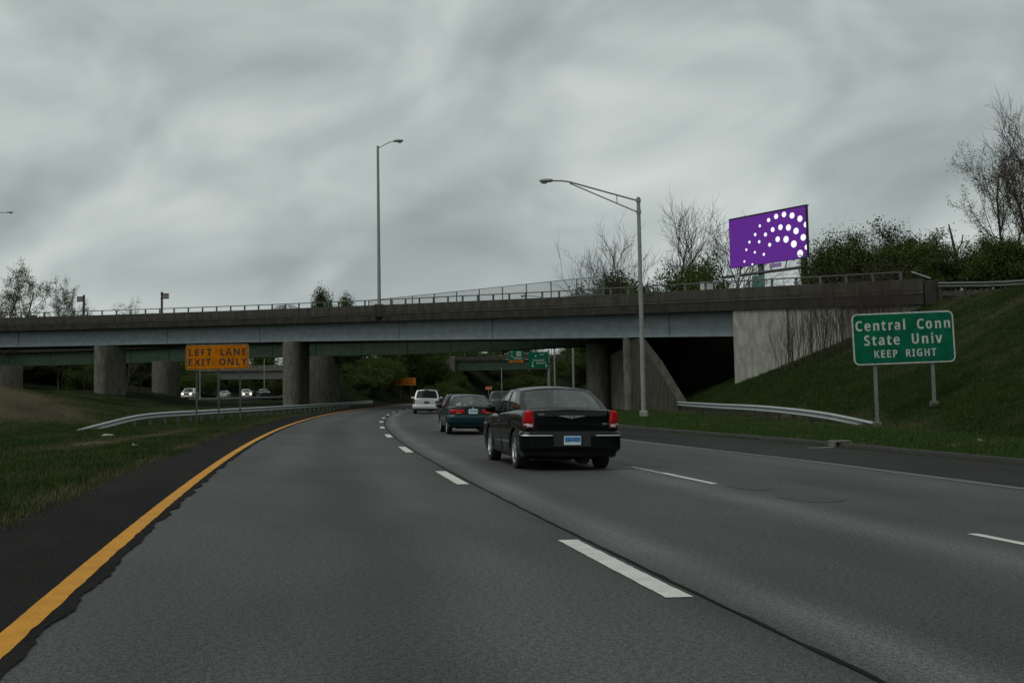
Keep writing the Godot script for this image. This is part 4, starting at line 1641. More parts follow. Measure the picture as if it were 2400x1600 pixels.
func lane_sign(label: String, at: Vector3, w: float, h: float, ybot: float, turn: float, posts: Array, tilt := 0.0) -> void:
	var t := thing("lane_exit_sign", label, "sign", at, turn, "orange lane exit signs")
	var p := sign_panel(t, w, h, h * 0.10, Vector3(0, ybot + h * 0.5, 0), tilt, M.sign_orange, M.sign_black, 0.035, M.orange_edge)
	var cap := h * 0.265
	lettering(p, "letters", "LEFT  LANE", Vector3(-w * 0.0, h * 0.195, 0.012), cap, M.sign_black, w / 3.38 * 1.05, 5)
	lettering(p, "letters", "EXIT  ONLY", Vector3(-w * 0.0, -h * 0.20, 0.012), cap, M.sign_black, w / 3.38 * 1.05, 5)
	for x in posts:
		post(t, "post", x * w, -0.5, ybot + h * 0.8, -0.06, 0.10, M.post_dark)

func make_signs() -> void:
	# green destination sign on the bank
	var t := thing("destination_sign", "green sign with white lettering on two steel posts beside the right bank", "sign", Vector3(14.15, 0, -44.0), -0.06)
	var y := 2.35
	var p := sign_panel(t, 3.62, 1.86, 0.20, Vector3(0.0, 3.10 + 0.0, 0), 0.021, M.sign_green, M.sign_white, 0.05)
	lettering(p, "letters", "Central  Conn", Vector3(0.0, 0.475, 0.009), 0.36, M.sign_white, 0.88, 6)
	lettering(p, "letters", "State  Univ", Vector3(-0.02, -0.055, 0.009), 0.36, M.sign_white, 0.90, 6)
	lettering(p, "letters", "KEEP  RIGHT", Vector3(0.02, -0.555, 0.009), 0.265, M.sign_white, 0.88, 6)
	for q in [[-1.03, -0.6], [1.02, -0.1]]:
		post(t, "post", q[0], q[1], 3.7, -0.08, 0.13, M.galv_sign)
		var b := MB.new()
		b.cbox(Vector3(q[0], land(14.15 + q[0], -44.0) + 0.05, -0.1), Vector3(0.30, 0.22, 0.30), 0.03)
		build("footing", b, M.concrete_pier, t)
	lane_sign("large orange left lane exit sign on three posts before the left guardrail", Vector3(-16.05, 0.0, -66.0), 3.36, 1.36, 2.88, 0.10, [-0.33, 0.02, 0.36], 0.004)
	lane_sign("small distant orange sign above the silver minivan", Vector3(-16.4, land(-16.4, -185.0), -185.0), 3.1, 1.15, 2.4, 0.05, [-0.25, 0.25])
	var q := thing("warning_sign", "tiny yellow orange sign far away beside the road ahead", "sign", Vector3(-4.6, -0.3, -225.0))
	var b := MB.new()
	b.cbox(Vector3(0, 2.45, 0), Vector3(1.2, 0.55, 0.04), 0.01)
	build("panel", b, M.lamp_amber, q)
	post(q, "post", 0, 0, 2.3, -0.03, 0.1, M.galv_dull)
	# overhead gantry with two green signs
	var g := thing("sign_gantry", "grey cantilever sign gantry post beyond the near bridges", "gantry", Vector3(6.75, -0.4, -231.0))
	b = MB.new()
	b.rod(Vector3.ZERO, Vector3(0, 9.6, 0), 0.28, 0.22, 12)
	build("post", b, M.galv_dull, g)
	for yy in [7.9, 9.0]:
		b = MB.new()
		b.rod(Vector3(0, yy, 0), Vector3(-8.2, yy, 0), 0.11, 0.09, 8)
		build("arm", b, M.galv_dull, g)
	for k in 6:
		b = MB.new()
		b.rod(Vector3(-0.3 - k * 1.35, 7.9, 0), Vector3(-0.3 - (k + 1) * 1.35, 9.0, 0), 0.04, 0.04, 5)
		build("brace", b, M.galv_dull, g)
	t = thing("overhead_sign", "left overhead green sign with route shield and orange exit panel below", "sign", Vector3(0.6, 0, -230.4))
	b = MB.new()
	slab(b, round_rect(2.75, 2.0, 0.15), -0.05, 0.0)
	var f := build("panel", b, M.sign_green, t)
	f.position = Vector3(0, 8.35, 0)
	b = MB.new()
	slab(b, round_rect(0.85, 0.85, 0.08), 0.0, 0.02)
	f = build("route_shield", b, M.sign_white, t)
	f.position = Vector3(0.5, 8.55, 0)
	lettering(t, "route_number", "72", Vector3(0.5, 8.53, 0.03), 0.5, M.sign_black, 0.8)
	lettering(t, "letters", "Bristol", Vector3(0.35, 7.75, 0.012), 0.36, M.sign_white, 0.9)
	lettering(t, "letters", "N", Vector3(-0.85, 8.9, 0.012), 0.36, M.sign_white, 0.9)
	b = MB.new()
	b.box(Vector3(-0.75, 8.1, 0.01), Vector3(0.12, 0.55, 0.02), Basis(Vector3(0, 0, 1), 0.7))
	b.box(Vector3(-0.92, 8.28, 0.01), Vector3(0.34, 0.12, 0.02))
	build("arrow", b, M.sign_white, t)
	b = MB.new()
	b.cbox(Vector3(0, 7.13, 0), Vector3(2.75, 0.40, 0.06), 0.02)
	f = build("exit_panel", b, M.sign_orange, t)
	lettering(t, "exit_letters", "EXIT ONLY", Vector3(0, 7.13, 0.035), 0.24, M.sign_black)
	t = thing("overhead_sign", "right overhead green sign with two lines of place names and arrows", "sign", Vector3(4.75, 0, -230.4))
	b = MB.new()
	slab(b, round_rect(3.75, 2.95, 0.2), -0.05, 0.0)
	f = build("panel", b, M.sign_green, t)
	f.position = Vector3(0, 7.35, 0)
	lettering(t, "letters", "WEST", Vector3(0.75, 8.35, 0.012), 0.26, M.sign_white)
	lettering(t, "letters", "Downtown", Vector3(0.1, 7.3, 0.012), 0.34, M.sign_white, 0.9)
	lettering(t, "letters", "Hartford", Vector3(0.55, 6.75, 0.012), 0.34, M.sign_white, 0.95)
	for x in [-1.05, 1.55]:
		b = MB.new()
		b.box(Vector3(x, 6.22, 0.01), Vector3(0.34, 0.34, 0.02), Basis(Vector3(0, 0, 1), PI / 4))
		build("arrow", b, M.sign_white, t)
	b = MB.new()
	b.box(Vector3(-1.05, 6.78, 0.01), Vector3(0.26, 0.26, 0.02), Basis(Vector3(0, 0, 1), PI / 4))
	build("arrow", b, M.sign_white, t)
	b = MB.new()
	slab(b, round_rect(0.7, 0.7, 0.3), 0.0, 0.015)
	f = build("route_shield", b, M.sign_green, t)
	f.position = Vector3(-0.45, 8.1, 0.0)
	disc_part(t, Vector3(-0.45, 8.1, 0.02), 0.16, M.sign_white)
	# small signs standing on the overpass, seen from behind
	for a in [[-0.3554, -1.0, "grey sign back on a post at the left end of the overpass rail"], [-0.2884, 1.0, "grey sign back on a post on the overpass rail, right of its twin"]]:
		var k := 0
		for i in front_path.size():
			if front_path[i].x / -front_path[i].z < a[0]:
				k = i
		var w := thing("small_sign", a[2], "sign", front_path[k] - outward(front_path, k) * 0.6, 0.0)
		b = MB.new()
		b.box(Vector3(0, 0.65, 0), Vector3(0.20, 3.2, 0.14))
		build("post", b, M.wood, w)
		b = MB.new()
		b.cbox(Vector3(a[1] * 0.42, 1.80, 0.05), Vector3(0.64, 0.58, 0.05), 0.015)
		build("panel", b, M.sign_back, w)
		for yy in [1.58, 2.02]:
			b = MB.new()
			b.box(Vector3(a[1] * 0.30, yy, 0.09), Vector3(0.9, 0.06, 0.03))
			build("bracket", b, M.wood, w)
	t = thing("highway_sign", "small teal green highway sign at the left edge beyond the overpass", "sign", Vector3(-68.2, 8.75, -172.0))
	b = MB.new()
	b.cbox(Vector3(0, 4.25, 0), Vector3(1.55, 0.75, 0.05), 0.02)
	build("panel", b, M.sign_green, t)
	for x in [-0.5, 0.5]:
		post(t, "post", x, -0.1, 4.3, -0.06, 0.1, M.galv_dull)
	# cabinet and little sign on the right part of the bridge
	t = thing("control_cabinet", "pale grey metal cabinet behind the overpass rail below the bushes", "cabinet", Vector3(14.0, 6.9, -87.0), 0.4)
	b = MB.new()
	b.cbox(Vector3(0, 1.1, 0), Vector3(0.8, 1.9, 0.5), 0.03)
	build("body", b, M.pale_panel, t)
	b = MB.new()
	b.cbox(Vector3(0, 2.07, 0), Vector3(0.88, 0.06, 0.58), 0.02)
	build("lid", b, M.sign_back, t)
	t = thing("small_sign", "little white sign on a thin post at the left foot of the billboard", "sign", Vector3(19.2, 7.0, -103.0))
	b = MB.new()
	b.cbox(Vector3(0, 3.85, 0), Vector3(0.42, 0.30, 0.03), 0.01)
	build("panel", b, M.pale_panel, t)
	b = MB.new()
	b.rod(Vector3(0, 0, -0.03), Vector3(0, 3.95, -0.03), 0.03, 0.03, 6)
	build("post", b, M.galv_dull, t)
	# storm drain inlet at the right kerb
	var dp := road_p(31.6, edge_r(31.6) - 0.02)
	t = thing("storm_drain", "concrete storm drain inlet with dark opening set in the right kerb", "drain", dp, 0.16)
	t.scale = Vector3.ONE * 0.85
	b = MB.new()
	b.cbox(Vector3(0, 0.185, 0), Vector3(0.62, 0.07, 0.52), 0.02)
	build("lid", b, M.concrete_pier, t)
	for x in [-0.26, 0.26]:
		b = MB.new()
		b.cbox(Vector3(x, 0.08, 0.02), Vector3(0.10, 0.16, 0.50), 0.015)
		build("cheek", b, M.concrete_pier, t)
	b = MB.new()
	b.box(Vector3(0, 0.08, -0.18), Vector3(0.44, 0.14, 0.06))
	build("throat", b, M.under, t)
	b = MB.new()
	b.cbox(Vector3(-0.75, 0.012, 0.25), Vector3(0.75, 0.03, 0.35), 0.01)
	build("apron", b, M.concrete_pier, t)

func disc_part(t: Node3D, at: Vector3, r: float, m: Material) -> void:
	var b := MB.new()
	disc(b, at, r)
	build("emblem", b, m, t)

# ---------------------------------------------------------------- lamps
func cobra_head(t: Node3D, at: Vector3, dir: Vector3, size := 1.0) -> void:
	var h := Node3D.new()
	h.name = "lamp_head"
	t.add_child(h, true)
	h.position = at
	h.basis = Basis(dir, Vector3.UP, dir.cross(Vector3.UP)).orthonormalized()
	var rows := []
	for k in 11:
		var u := k / 10.0
		var w := 0.16 * sqrt(clampf(sin(PI * pow(u, 0.75)), 0, 1)) + 0.04
		var hh := 0.10 * sqrt(clampf(sin(PI * pow(u, 0.8)), 0, 1)) + 0.03
		if k == 10:
			w = 0.01
			hh = 0.01
		var r := PackedVector3Array()
		for j in 13:
			var a := TAU * j / 12.0
			r.append(Vector3(u * 0.80, sin(a) * hh * (0.6 if sin(a) < 0 else 1.0), cos(a) * w) * size)
		rows.append(r)
	var b := MB.new()
	b.grid(rows)
	build("housing", b, M.galv_pole, h)
	rows = []
	for k in 6:
		var a := PI * 0.5 * k / 5.0
		var r := PackedVector3Array()
		for j in 13:
			var q := TAU * j / 12.0
			r.append(Vector3(0.52 + cos(q) * cos(a) * 0.20, -0.05 - sin(a) * 0.12, sin(q) * cos(a) * 0.13) * size)
		rows.append(r)
	b = MB.new()
	b.grid(rows)
	build("lens", b, M.lens, h)

func street_lamp(label: String, at: Vector3, h: float, arm_pts: Array, low_pts: Array, r0: float, r1: float, base_h := 0.5) -> Node3D:
	var t := thing("street_lamp", label, "street lamp", at)
	var b := MB.new()
	b.tube(PackedVector3Array([Vector3(0, 0, 0), Vector3(0, h * 0.5, 0), Vector3(0, h, 0)]), PackedFloat32Array([r0, (r0 + r1) * 0.5, r1]), 14)
	build("pole", b, M.galv_pole, t)
	if base_h > 0:
		b = MB.new()
		b.cbox(Vector3(0, base_h * 0.5, 0), Vector3(r0 * 3.2, base_h, r0 * 3.2), 0.04)
		build("base", b, M.galv_pole, t)
	b = MB.new()
	var ap := PackedVector3Array(arm_pts)
	var rr := PackedFloat32Array()
	for i in ap.size():
		rr.append(0.045 if low_pts.size() else 0.04)
	b.tube(ap, rr, 8)
	build("arm", b, M.galv_dull, t)
	if low_pts.size():
		b = MB.new()
		var lp := PackedVector3Array(low_pts)
		rr = PackedFloat32Array()
		for i in lp.size():
			rr.append(0.035)
		b.tube(lp, rr, 8)
		build("brace_arm", b, M.galv_dull, t)
		b = MB.new()
		var f := 0.30
		b.rod(ap[0].lerp(ap[1], f), lp[0].lerp(lp[lp.size() - 1], f * 0.97), 0.025, 0.025, 6)
		build("strut", b, M.galv_dull, t)
		for yy in [ap[0].y, lp[0].y]:
			b = MB.new()
			b.rod(Vector3(0, yy - 0.09, 0), Vector3(0, yy + 0.09, 0), r1 + 0.035, r1 + 0.035, 12)
			build("collar", b, M.galv_dull, t)
	var e := ap[ap.size() - 1]
	var dd := (e - ap[ap.size() - 2])
	dd.y = dd.y * 0.4
	cobra_head(t, e - dd.normalized() * 0.12, dd.normalized(), 1.0 if low_pts.size() else 1.2)
	return t

func make_lamps() -> void:
	# right lamp with truss arm reaching over the road
	street_lamp("tall grey street lamp with long trussed arm, right of the black sedan", Vector3(7.02, -0.25, -66.0), 12.15, [Vector3(-0.1, 11.98, 0), Vector3(-3.75, 13.05, 0.1), Vector3(-4.15, 13.12, 0.1), Vector3(-4.75, 13.13, 0.1)], [Vector3(-0.1, 11.35, 0), Vector3(-3.75, 12.98, 0.1)], 0.135, 0.10)
	# lamp standing on the overpass parapet
	var k := 0
	for i in front_path.size():
		if front_path[i].x / -front_path[i].z < -0.1062:
			k = i
	var p := front_path[k]
	var lamp := street_lamp("tall slim street lamp standing on the overpass parapet, short arm to the right", p + Vector3(0, -0.3, 0), 14.75, [Vector3(0, 14.5, 0), Vector3(0.6, 14.85, 0), Vector3(1.15, 15.1, 0), Vector3(1.5, 15.15, 0)], [], 0.16, 0.11, 0.0)
	var b := MB.new()
	b.cbox(Vector3(0, -0.25, 0.05), Vector3(0.9, 1.2, 0.7), 0.08)
	build("bracket_plinth", b, M.concrete_low, lamp)
	street_lamp("lamp head seen behind the chain link fence on the overpass", Vector3(7.4, 0, -150.0), 12.4, [Vector3(-0.1, 11.9, 0), Vector3(-4.2, 13.1, 0), Vector3(-5.2, 13.2, 0), Vector3(-5.7, 13.2, 0)], [Vector3(-0.1, 11.2, 0), Vector3(-4.0, 12.95, 0)], 0.14, 0.10)
	street_lamp("street lamp head reaching in at the left edge of the picture", Vector3(-70.5, 1.5, -150.0), 22.7, [Vector3(0, 22.0, 0), Vector3(5.0, 23.1, 0), Vector3(7.0, 23.25, 0), Vector3(7.9, 23.25, 0)], [Vector3(0, 21.1, 0), Vector3(5.0, 22.95, 0)], 0.2, 0.13)
	# distant bare poles below the bridges
	var poles := [[-0.3742, 175.0, 0.6, 5.5, "slim pale pole between the two left piers, below the near overpass"], [-0.2046, 215.0, 1.1, 7.0, "slim pale pole below the bridges, right of the orange sign posts"], [-0.2425, 215.0, 1.1, 5.5, "thin far pole beside the right post of the orange sign"], [-0.2575, 215.0, 1.1, 6.5, "thin far pole beside the middle post of the orange sign"], [-0.0096, 214.0, -0.3, 6.0, "slim pale pole in front of the far green overpass"], [0.0340, 150.0, -0.3, 12.0, "bright grey pole right of the overhead green signs"]]
	for q in poles:
		var t := thing("lamp_pole", q[4], "pole", Vector3(q[0] * q[1], q[2], -q[1]))
		b = MB.new()
		b.rod(Vector3.ZERO, Vector3(0, q[3], 0), 0.11, 0.085, 8)
		build("pole", b, M.galv_pole, t)
		b = MB.new()
		b.cbox(Vector3(0, 0.15, 0), Vector3(0.4, 0.3, 0.4), 0.03)
		build("base", b, M.galv_pole, t)

# ---------------------------------------------------------------- billboard
func make_billboard() -> void:
	var L := Vector3(21.1, 0, -116.0)
	var R := Vector3(26.4, 0, -107.4)
	var t := thing("billboard", "large purple billboard with arcs of white dots above the bridge", "billboard", (L + R) * 0.5)
	var ax := (R - L).normalized()
	var nz := ax.cross(Vector3.UP)
	t.basis = Basis(ax, Vector3.UP, nz)
	var w := L.distance_to(R)
	var y0 := 12.83
	var y1 := 17.42
	# print
	var iw := 1024
	var ih := 512
	var im := Image.create(iw, ih, false, Image.FORMAT_RGB8)
	im.fill(Color8(88, 42, 128))
	var dots := [[0.42, 0.225, 0.030], [0.537, 0.14, 0.042], [0.635, 0.095, 0.052], [0.735, 0.085, 0.055], [0.835, 0.135, 0.060], [0.93, 0.225, 0.062], [1.0, 0.36, 0.055], [0.355, 0.385, 0.033], [0.275, 0.52, 0.029], [0.23, 0.665, 0.026], [0.198, 0.90, 0.024],
		[0.49, 0.42, 0.040], [0.585, 0.345, 0.048], [0.685, 0.325, 0.056], [0.785, 0.36, 0.062], [0.878, 0.452, 0.064], [0.962, 0.60, 0.064], [1.0, 0.80, 0.05], [0.405, 0.545, 0.032], [0.343, 0.745, 0.027], [0.305, 0.985, 0.024],
		[0.645, 0.555, 0.056], [0.75, 0.585, 0.066], [0.845, 0.70, 0.070], [0.918, 0.905, 0.072], [0.54, 0.64, 0.038], [0.46, 0.815, 0.030]]
	for q in dots:
		# dots are round on the board: radius in shares of its height
		var cx: float = q[0] * iw
		var cy: float = q[1] * ih
		var ry: float = q[2] * ih
		var rx: float = ry / (y1 - y0) * ih / ih * (y1 - y0) / w * (iw / float(ih)) * (w / (y1 - y0)) / (w / (y1 - y0)) * 2.2 * 0.9
		rx = ry * (iw / w) / (ih / (y1 - y0)) * 1.1
		for yy in range(maxi(0, int(cy - ry - 2)), mini(ih, int(cy + ry + 3))):
			for xx in range(maxi(0, int(cx - rx - 2)), mini(iw, int(cx + rx + 3))):
				var e := sqrt(pow((xx + 0.5 - cx) / rx, 2) + pow((yy + 0.5 - cy) / ry, 2))
				var k := clampf((1.0 - e) * ry * 0.8 + 0.5, 0, 1)
				if k > 0:
					im.set_pixel(xx, yy, im.get_pixel(xx, yy).lerp(Color(1, 1, 1), k))
	var tex := ImageTexture.create_from_image(im)
	var m := plain(Color(0.62, 0.62, 0.62), 0.7)
	m.metallic_specular = 0.05
	m.albedo_texture = tex
	m.emission_enabled = true  # glow added to the printed face to keep it flat and bright
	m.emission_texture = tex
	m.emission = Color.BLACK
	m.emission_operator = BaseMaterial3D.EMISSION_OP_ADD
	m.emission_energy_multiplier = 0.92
	var b := MB.new()
	var a := Vector3(-w * 0.5, y0, 0.16)
	var e := Vector3(w * 0.5, y0, 0.16)
	var up := Vector3(0, y1 - y0, 0)
	var nn := Vector3(0, 0, 1)
	b.vert(a, nn, Vector2(0, 1), Color.WHITE)
	b.vert(e + up, nn, Vector2(1, 0), Color.WHITE)
	b.vert(e, nn, Vector2(1, 1), Color.WHITE)
	b.vert(a, nn, Vector2(0, 1), Color.WHITE)
	b.vert(a + up, nn, Vector2(0, 0), Color.WHITE)
	b.vert(e + up, nn, Vector2(1, 0), Color.WHITE)
	build("added_glow_face", b, m, t)
	b = MB.new()
	b.cbox(Vector3(0, (y0 + y1) * 0.5, 0), Vector3(w + 0.06, y1 - y0 + 0.02, 0.30), 0.02)
	build("cabinet", b, M.sign_black, t)
	b = MB.new()
	b.box(Vector3(0, y1 + 0.10, -0.05), Vector3(w + 0.1, 0.12, 0.35))
	build("top_trim", b, M.sign_black, t)
	b = MB.new()
	b.box(Vector3(-0.2, y0 - 0.85, 0.5), Vector3(w + 0.6, 0.16, 0.9))
	build("catwalk", b, M.rail_dark, t)
	for x in [-1.3, 4.2]:
		b = MB.new()
		b.rod(Vector3(x, 6.4, -0.3), Vector3(x, y0 + 0.4, -0.3), 0.30, 0.30, 12)
		build("column", b, M.rail_dark, t)
	for x in [-4.0, -2.0, 0.6, 2.4]:
		b = MB.new()
		b.rod(Vector3(x, y0 - 0.8, 0.3), Vector3(x, y0 + 0.3, -0.1), 0.06, 0.06, 6)
		build("bracket", b, M.rail_dark, t)
	b = MB.new()
	b.cbox(Vector3(1.9, y0 - 0.42, 0.98), Vector3(1.5, 0.36, 0.05), 0.01)
	var pl := build("name_plate", b, plain(lin(0.30, 0.10, 0.5), 0.6), t)
	for k in 9:
		b = MB.new()
		b.box(Vector3(1.30 + k * 0.15, y0 - 0.42, 1.008), Vector3(0.05, 0.26, 0.004), Basis(Vector3(0, 0, 1), 0.4 if k % 2 else -0.4))
		build("plate_stroke", b, M.pale_panel, pl)
	# teal panel on posts glimpsed below it
	t = thing("glimpsed_panel", "teal green panel on posts behind the overpass rail under the billboard", "cabinet", Vector3(22.2, 6.8, -109.0), 0.1)
	b = MB.new()
	b.cbox(Vector3(0, 3.9, 0), Vector3(1.0, 1.5, 0.5), 0.03)
	build("body", b, M.teal_panel, t)
	for x in [-0.35, 0.35]:
		b = MB.new()
		b.rod(Vector3(x, -0.5, -0.1), Vector3(x, 4.5, -0.1), 0.05, 0.05, 6)
		build("post", b, M.galv_dull, t)

# ---------------------------------------------------------------- trees and shrubs
var proto := {}

func limb(wood: MB, twigs: MB, p: Vector3, dir: Vector3, length: float, r: float, lvl: int, k: Dictionary, rng: RandomNumberGenerator, tips: PackedVector3Array) -> void:
	var n := 5 if lvl == 0 else (4 if lvl == 1 else 3)
	var pts := PackedVector3Array([p])
	var rad := PackedFloat32Array([r])
	var d := dir
	var q := p
	var taper: float = 0.45 if lvl < k.levels else 0.3
	for i in range(1, n + 1):
		d = (d + Vector3(rng.randf_range(-1, 1), rng.randf_range(-0.6, 1), rng.randf_range(-1, 1)) * k.bend + Vector3.UP * k.up * (0.3 if lvl == 0 else 1.0)).normalized()
		q += d * length / n
		pts.append(q)
		rad.append(r * lerpf(1.0, taper, float(i) / n))
	var sides := 8 if lvl == 0 else (5 if lvl == 1 else 3)
	(wood if lvl <= 1 else twigs).tube(pts, rad, sides, false)
	if lvl >= k.levels:
		tips.append(q)
		tips.append(pts[n - 1])
		return
	var kids: int = k.kids[lvl]
	for c in kids:
		var f: float = lerpf(k.first[mini(lvl, k.first.size() - 1)], 1.0, (c + rng.randf() * 0.8) / kids)
		var fi := f * n
		var i := mini(int(fi), n - 1)
		var bp := pts[i].lerp(pts[i + 1], fi - i)
		var br := lerpf(rad[i], rad[i + 1], fi - i)
		var ax := (pts[i + 1] - pts[i]).normalized()
		var side := ax.cross(Vector3(rng.randf_range(-1, 1), rng.randf_range(-1, 1), rng.randf_range(-1, 1))).normalized()
		var ang: float = k.spread * rng.randf_range(0.65, 1.25)
		var nd := (ax * cos(ang) + side * sin(ang)).normalized()
		var ll: float = length * k.ratio * rng.randf_range(0.7, 1.2) * (1.25 - 0.55 * f if lvl == 0 else 1.0)
		limb(wood, twigs, bp, nd, ll, maxf(br * k.thin * rng.randf_range(0.8, 1.0), k.min_r), lvl + 1, k, rng, tips)

func leaf(b: MB, p: Vector3, s: float, rng: RandomNumberGenerator, c: Color) -> void:
	var d := Vector3(rng.randf_range(-1, 1), rng.randf_range(-1, 1), rng.randf_range(-1, 1)).normalized()
	var e := d.cross(Vector3(rng.randf_range(-1, 1), rng.randf_range(-1, 1), rng.randf_range(-1, 1))).normalized()
	b.col = c
	b.quad(p - d * s * 0.5, p + e * s * 0.28, p + d * s * 0.5, p - e * s * 0.28)

func tree_parts(kind: String, sd: int) -> Dictionary:
	var key := "%s%d" % [kind, sd]
	if proto.has(key):
		return proto[key]
	var rng := RandomNumberGenerator.new()
	rng.seed = sd * 7919 + kind.hash()
	var wood := MB.new()
	var twigs := MB.new()
	var leaves := MB.new()
	leaves.use_c = true
	var tips := PackedVector3Array()
	var g := Color(0.060, 0.082, 0.024)
	var per := 0
	var size := 0.2
	var scat := 0.2
	match kind:
		"bare":
			var k := {levels = 4, kids = [8, 6, 5, 4], first = [0.22, 0.25, 0.2], bend = 0.16, up = 0.055, spread = 0.62, ratio = 0.62, thin = 0.62, min_r = 0.010}
			limb(wood, twigs, Vector3.ZERO, Vector3(rng.randf_range(-0.08, 0.08), 1, 0.05).normalized(), 6.4, 0.17, 0, k, rng, tips)
		"vase":
			var k := {levels = 3, kids = [5, 6, 5], first = [0.15, 0.25, 0.2], bend = 0.16, up = 0.08, spread = 0.5, ratio = 0.62, thin = 0.6, min_r = 0.011}
			for i in 5:
				var a := TAU * i / 5.0 + rng.randf()
				limb(wood, twigs, Vector3(cos(a) * 0.2, 0, sin(a) * 0.2), Vector3(cos(a) * 0.38, 1, sin(a) * 0.38).normalized(), rng.randf_range(5.0, 7.2), 0.10, 0, k, rng, tips)
		"sparse":
			var k := {levels = 4, kids = [13, 6, 4, 3], first = [0.25, 0.2, 0.2], bend = 0.15, up = 0.05, spread = 0.72, ratio = 0.40, thin = 0.5, min_r = 0.009}
			limb(wood, twigs, Vector3.ZERO, Vector3(0.02, 1, 0), 9.0, 0.13, 0, k, rng, tips)
			per = 3
			size = 0.11
			scat = 0.16
			g = Color(0.115, 0.120, 0.055)
		"twin":
			var k := {levels = 4, kids = [13, 7, 5, 3], first = [0.35, 0.2, 0.2], bend = 0.14, up = 0.06, spread = 0.66, ratio = 0.44, thin = 0.5, min_r = 0.009}
			limb(wood, twigs, Vector3.ZERO, Vector3(-0.03, 1, 0), 8.6, 0.12, 0, k, rng, tips)
			limb(wood, twigs, Vector3(0.35, 0, 0.1), Vector3(0.12, 1, 0.05).normalized(), 7.4, 0.085, 0, k, rng, tips)
			per = 4
			size = 0.085
			scat = 0.20
			g = Color(0.090, 0.088, 0.045)
		"leafy":
			var k := {levels = 3, kids = [10, 6, 5], first = [0.2, 0.2, 0.2], bend = 0.16, up = 0.04, spread = 0.85, ratio = 0.48, thin = 0.5, min_r = 0.014}
			limb(wood, twigs, Vector3.ZERO, Vector3.UP, 7.6, 0.18, 0, k, rng, tips)
			per = 11
			size = 0.30
			scat = 0.62
			g = Color(0.042, 0.066, 0.020)
		"bush":
			var k := {levels = 3, kids = [6, 6, 5], first = [0.1, 0.2, 0.2], bend = 0.18, up = 0.03, spread = 0.75, ratio = 0.55, thin = 0.6, min_r = 0.012}
			for i in 6:
				var a := TAU * i / 6.0 + rng.randf()
				limb(wood, twigs, Vector3(cos(a) * 0.7, 0, sin(a) * 0.7), Vector3(cos(a) * 0.55, 1, sin(a) * 0.55).normalized(), rng.randf_range(4.2, 6.6), 0.08, 0, k, rng, tips)
			per = 13
			size = 0.20
			scat = 0.40
			g = Color(0.056, 0.080, 0.025)
		"scrub":
			var k := {levels = 3, kids = [5, 5, 4], first = [0.15, 0.2, 0.2], bend = 0.17, up = 0.06, spread = 0.55, ratio = 0.55, thin = 0.62, min_r = 0.012}
			for i in 9:
				var a := TAU * i / 9.0 + rng.randf()
				var rr := rng.randf_range(0.2, 1.5)
				limb(wood, twigs, Vector3(cos(a) * rr, 0, sin(a) * rr), Vector3(cos(a) * 0.3, 1, sin(a) * 0.3).normalized(), rng.randf_range(4.0, 7.4), 0.06, 0, k, rng, tips)
			per = 2
			size = 0.17
			scat = 0.35
			g = Color(0.062, 0.055, 0.030)
		"whips":
			var k := {levels = 2, kids = [6, 5], first = [0.2, 0.2], bend = 0.13, up = 0.05, spread = 0.5, ratio = 0.5, thin = 0.6, min_r = 0.012}
			for i in 7:
				var a := TAU * i / 7.0 + rng.randf()
				var rr := rng.randf_range(0.1, 1.6)
				limb(wood, twigs, Vector3(cos(a) * rr, 0, sin(a) * rr), Vector3(cos(a) * 0.16, 1, sin(a) * 0.16).normalized(), rng.randf_range(5.0, 8.5), 0.06, 0, k, rng, tips)
	if per > 0:
		for p in tips:
			if kind == "twin" and rng.randf() < 0.25:
				continue
			var m := rng.randf_range(0.65, 1.35)
			for i in per:
				var o := Vector3(rng.randfn(), rng.randfn() * 0.8, rng.randfn()) * scat
				var w := m * rng.randf_range(0.7, 1.3)
				leaf(leaves, p + o, size * rng.randf_range(0.7, 1.4), rng, Color(g.r * w * rng.randf_range(0.85, 1.25), g.g * w, g.b * w))
	var top := 0.1
	for q in tips:
		top = maxf(top, q.y)
	proto[key] = {wood = wood.mesh(), twigs = twigs.mesh(), leaves = leaves.mesh() if per > 0 else null, top = top}
	return proto[key]

func plant(called: String, label: String, kind: String, sd: int, at: Vector3, height: float, wide: float, turn: float, group := "", category := "tree") -> Node3D:
	var k := tree_parts(kind, sd)
	var t := thing(called, label, category, at, turn, group)
	var s: float = height / k.top
	t.scale = Vector3(s * wide, s, s * wide)
	var shrub: bool = kind in ["bush", "scrub", "whips", "vase"]
	obj("stems" if shrub else "trunk", k.wood, M.bark, t)
	var c := obj("crown", k.twigs, M.twig, t)
	if k.leaves:
		obj("leaves", k.leaves, M.leaf_vc, c)
	return t

# point whose foot stands on the land, given the ratio x/d and d
func spot(ratio: float, d: float) -> Vector3:
	var x := ratio * d
	return Vector3(x, land(x, -d) - 0.1, -d)

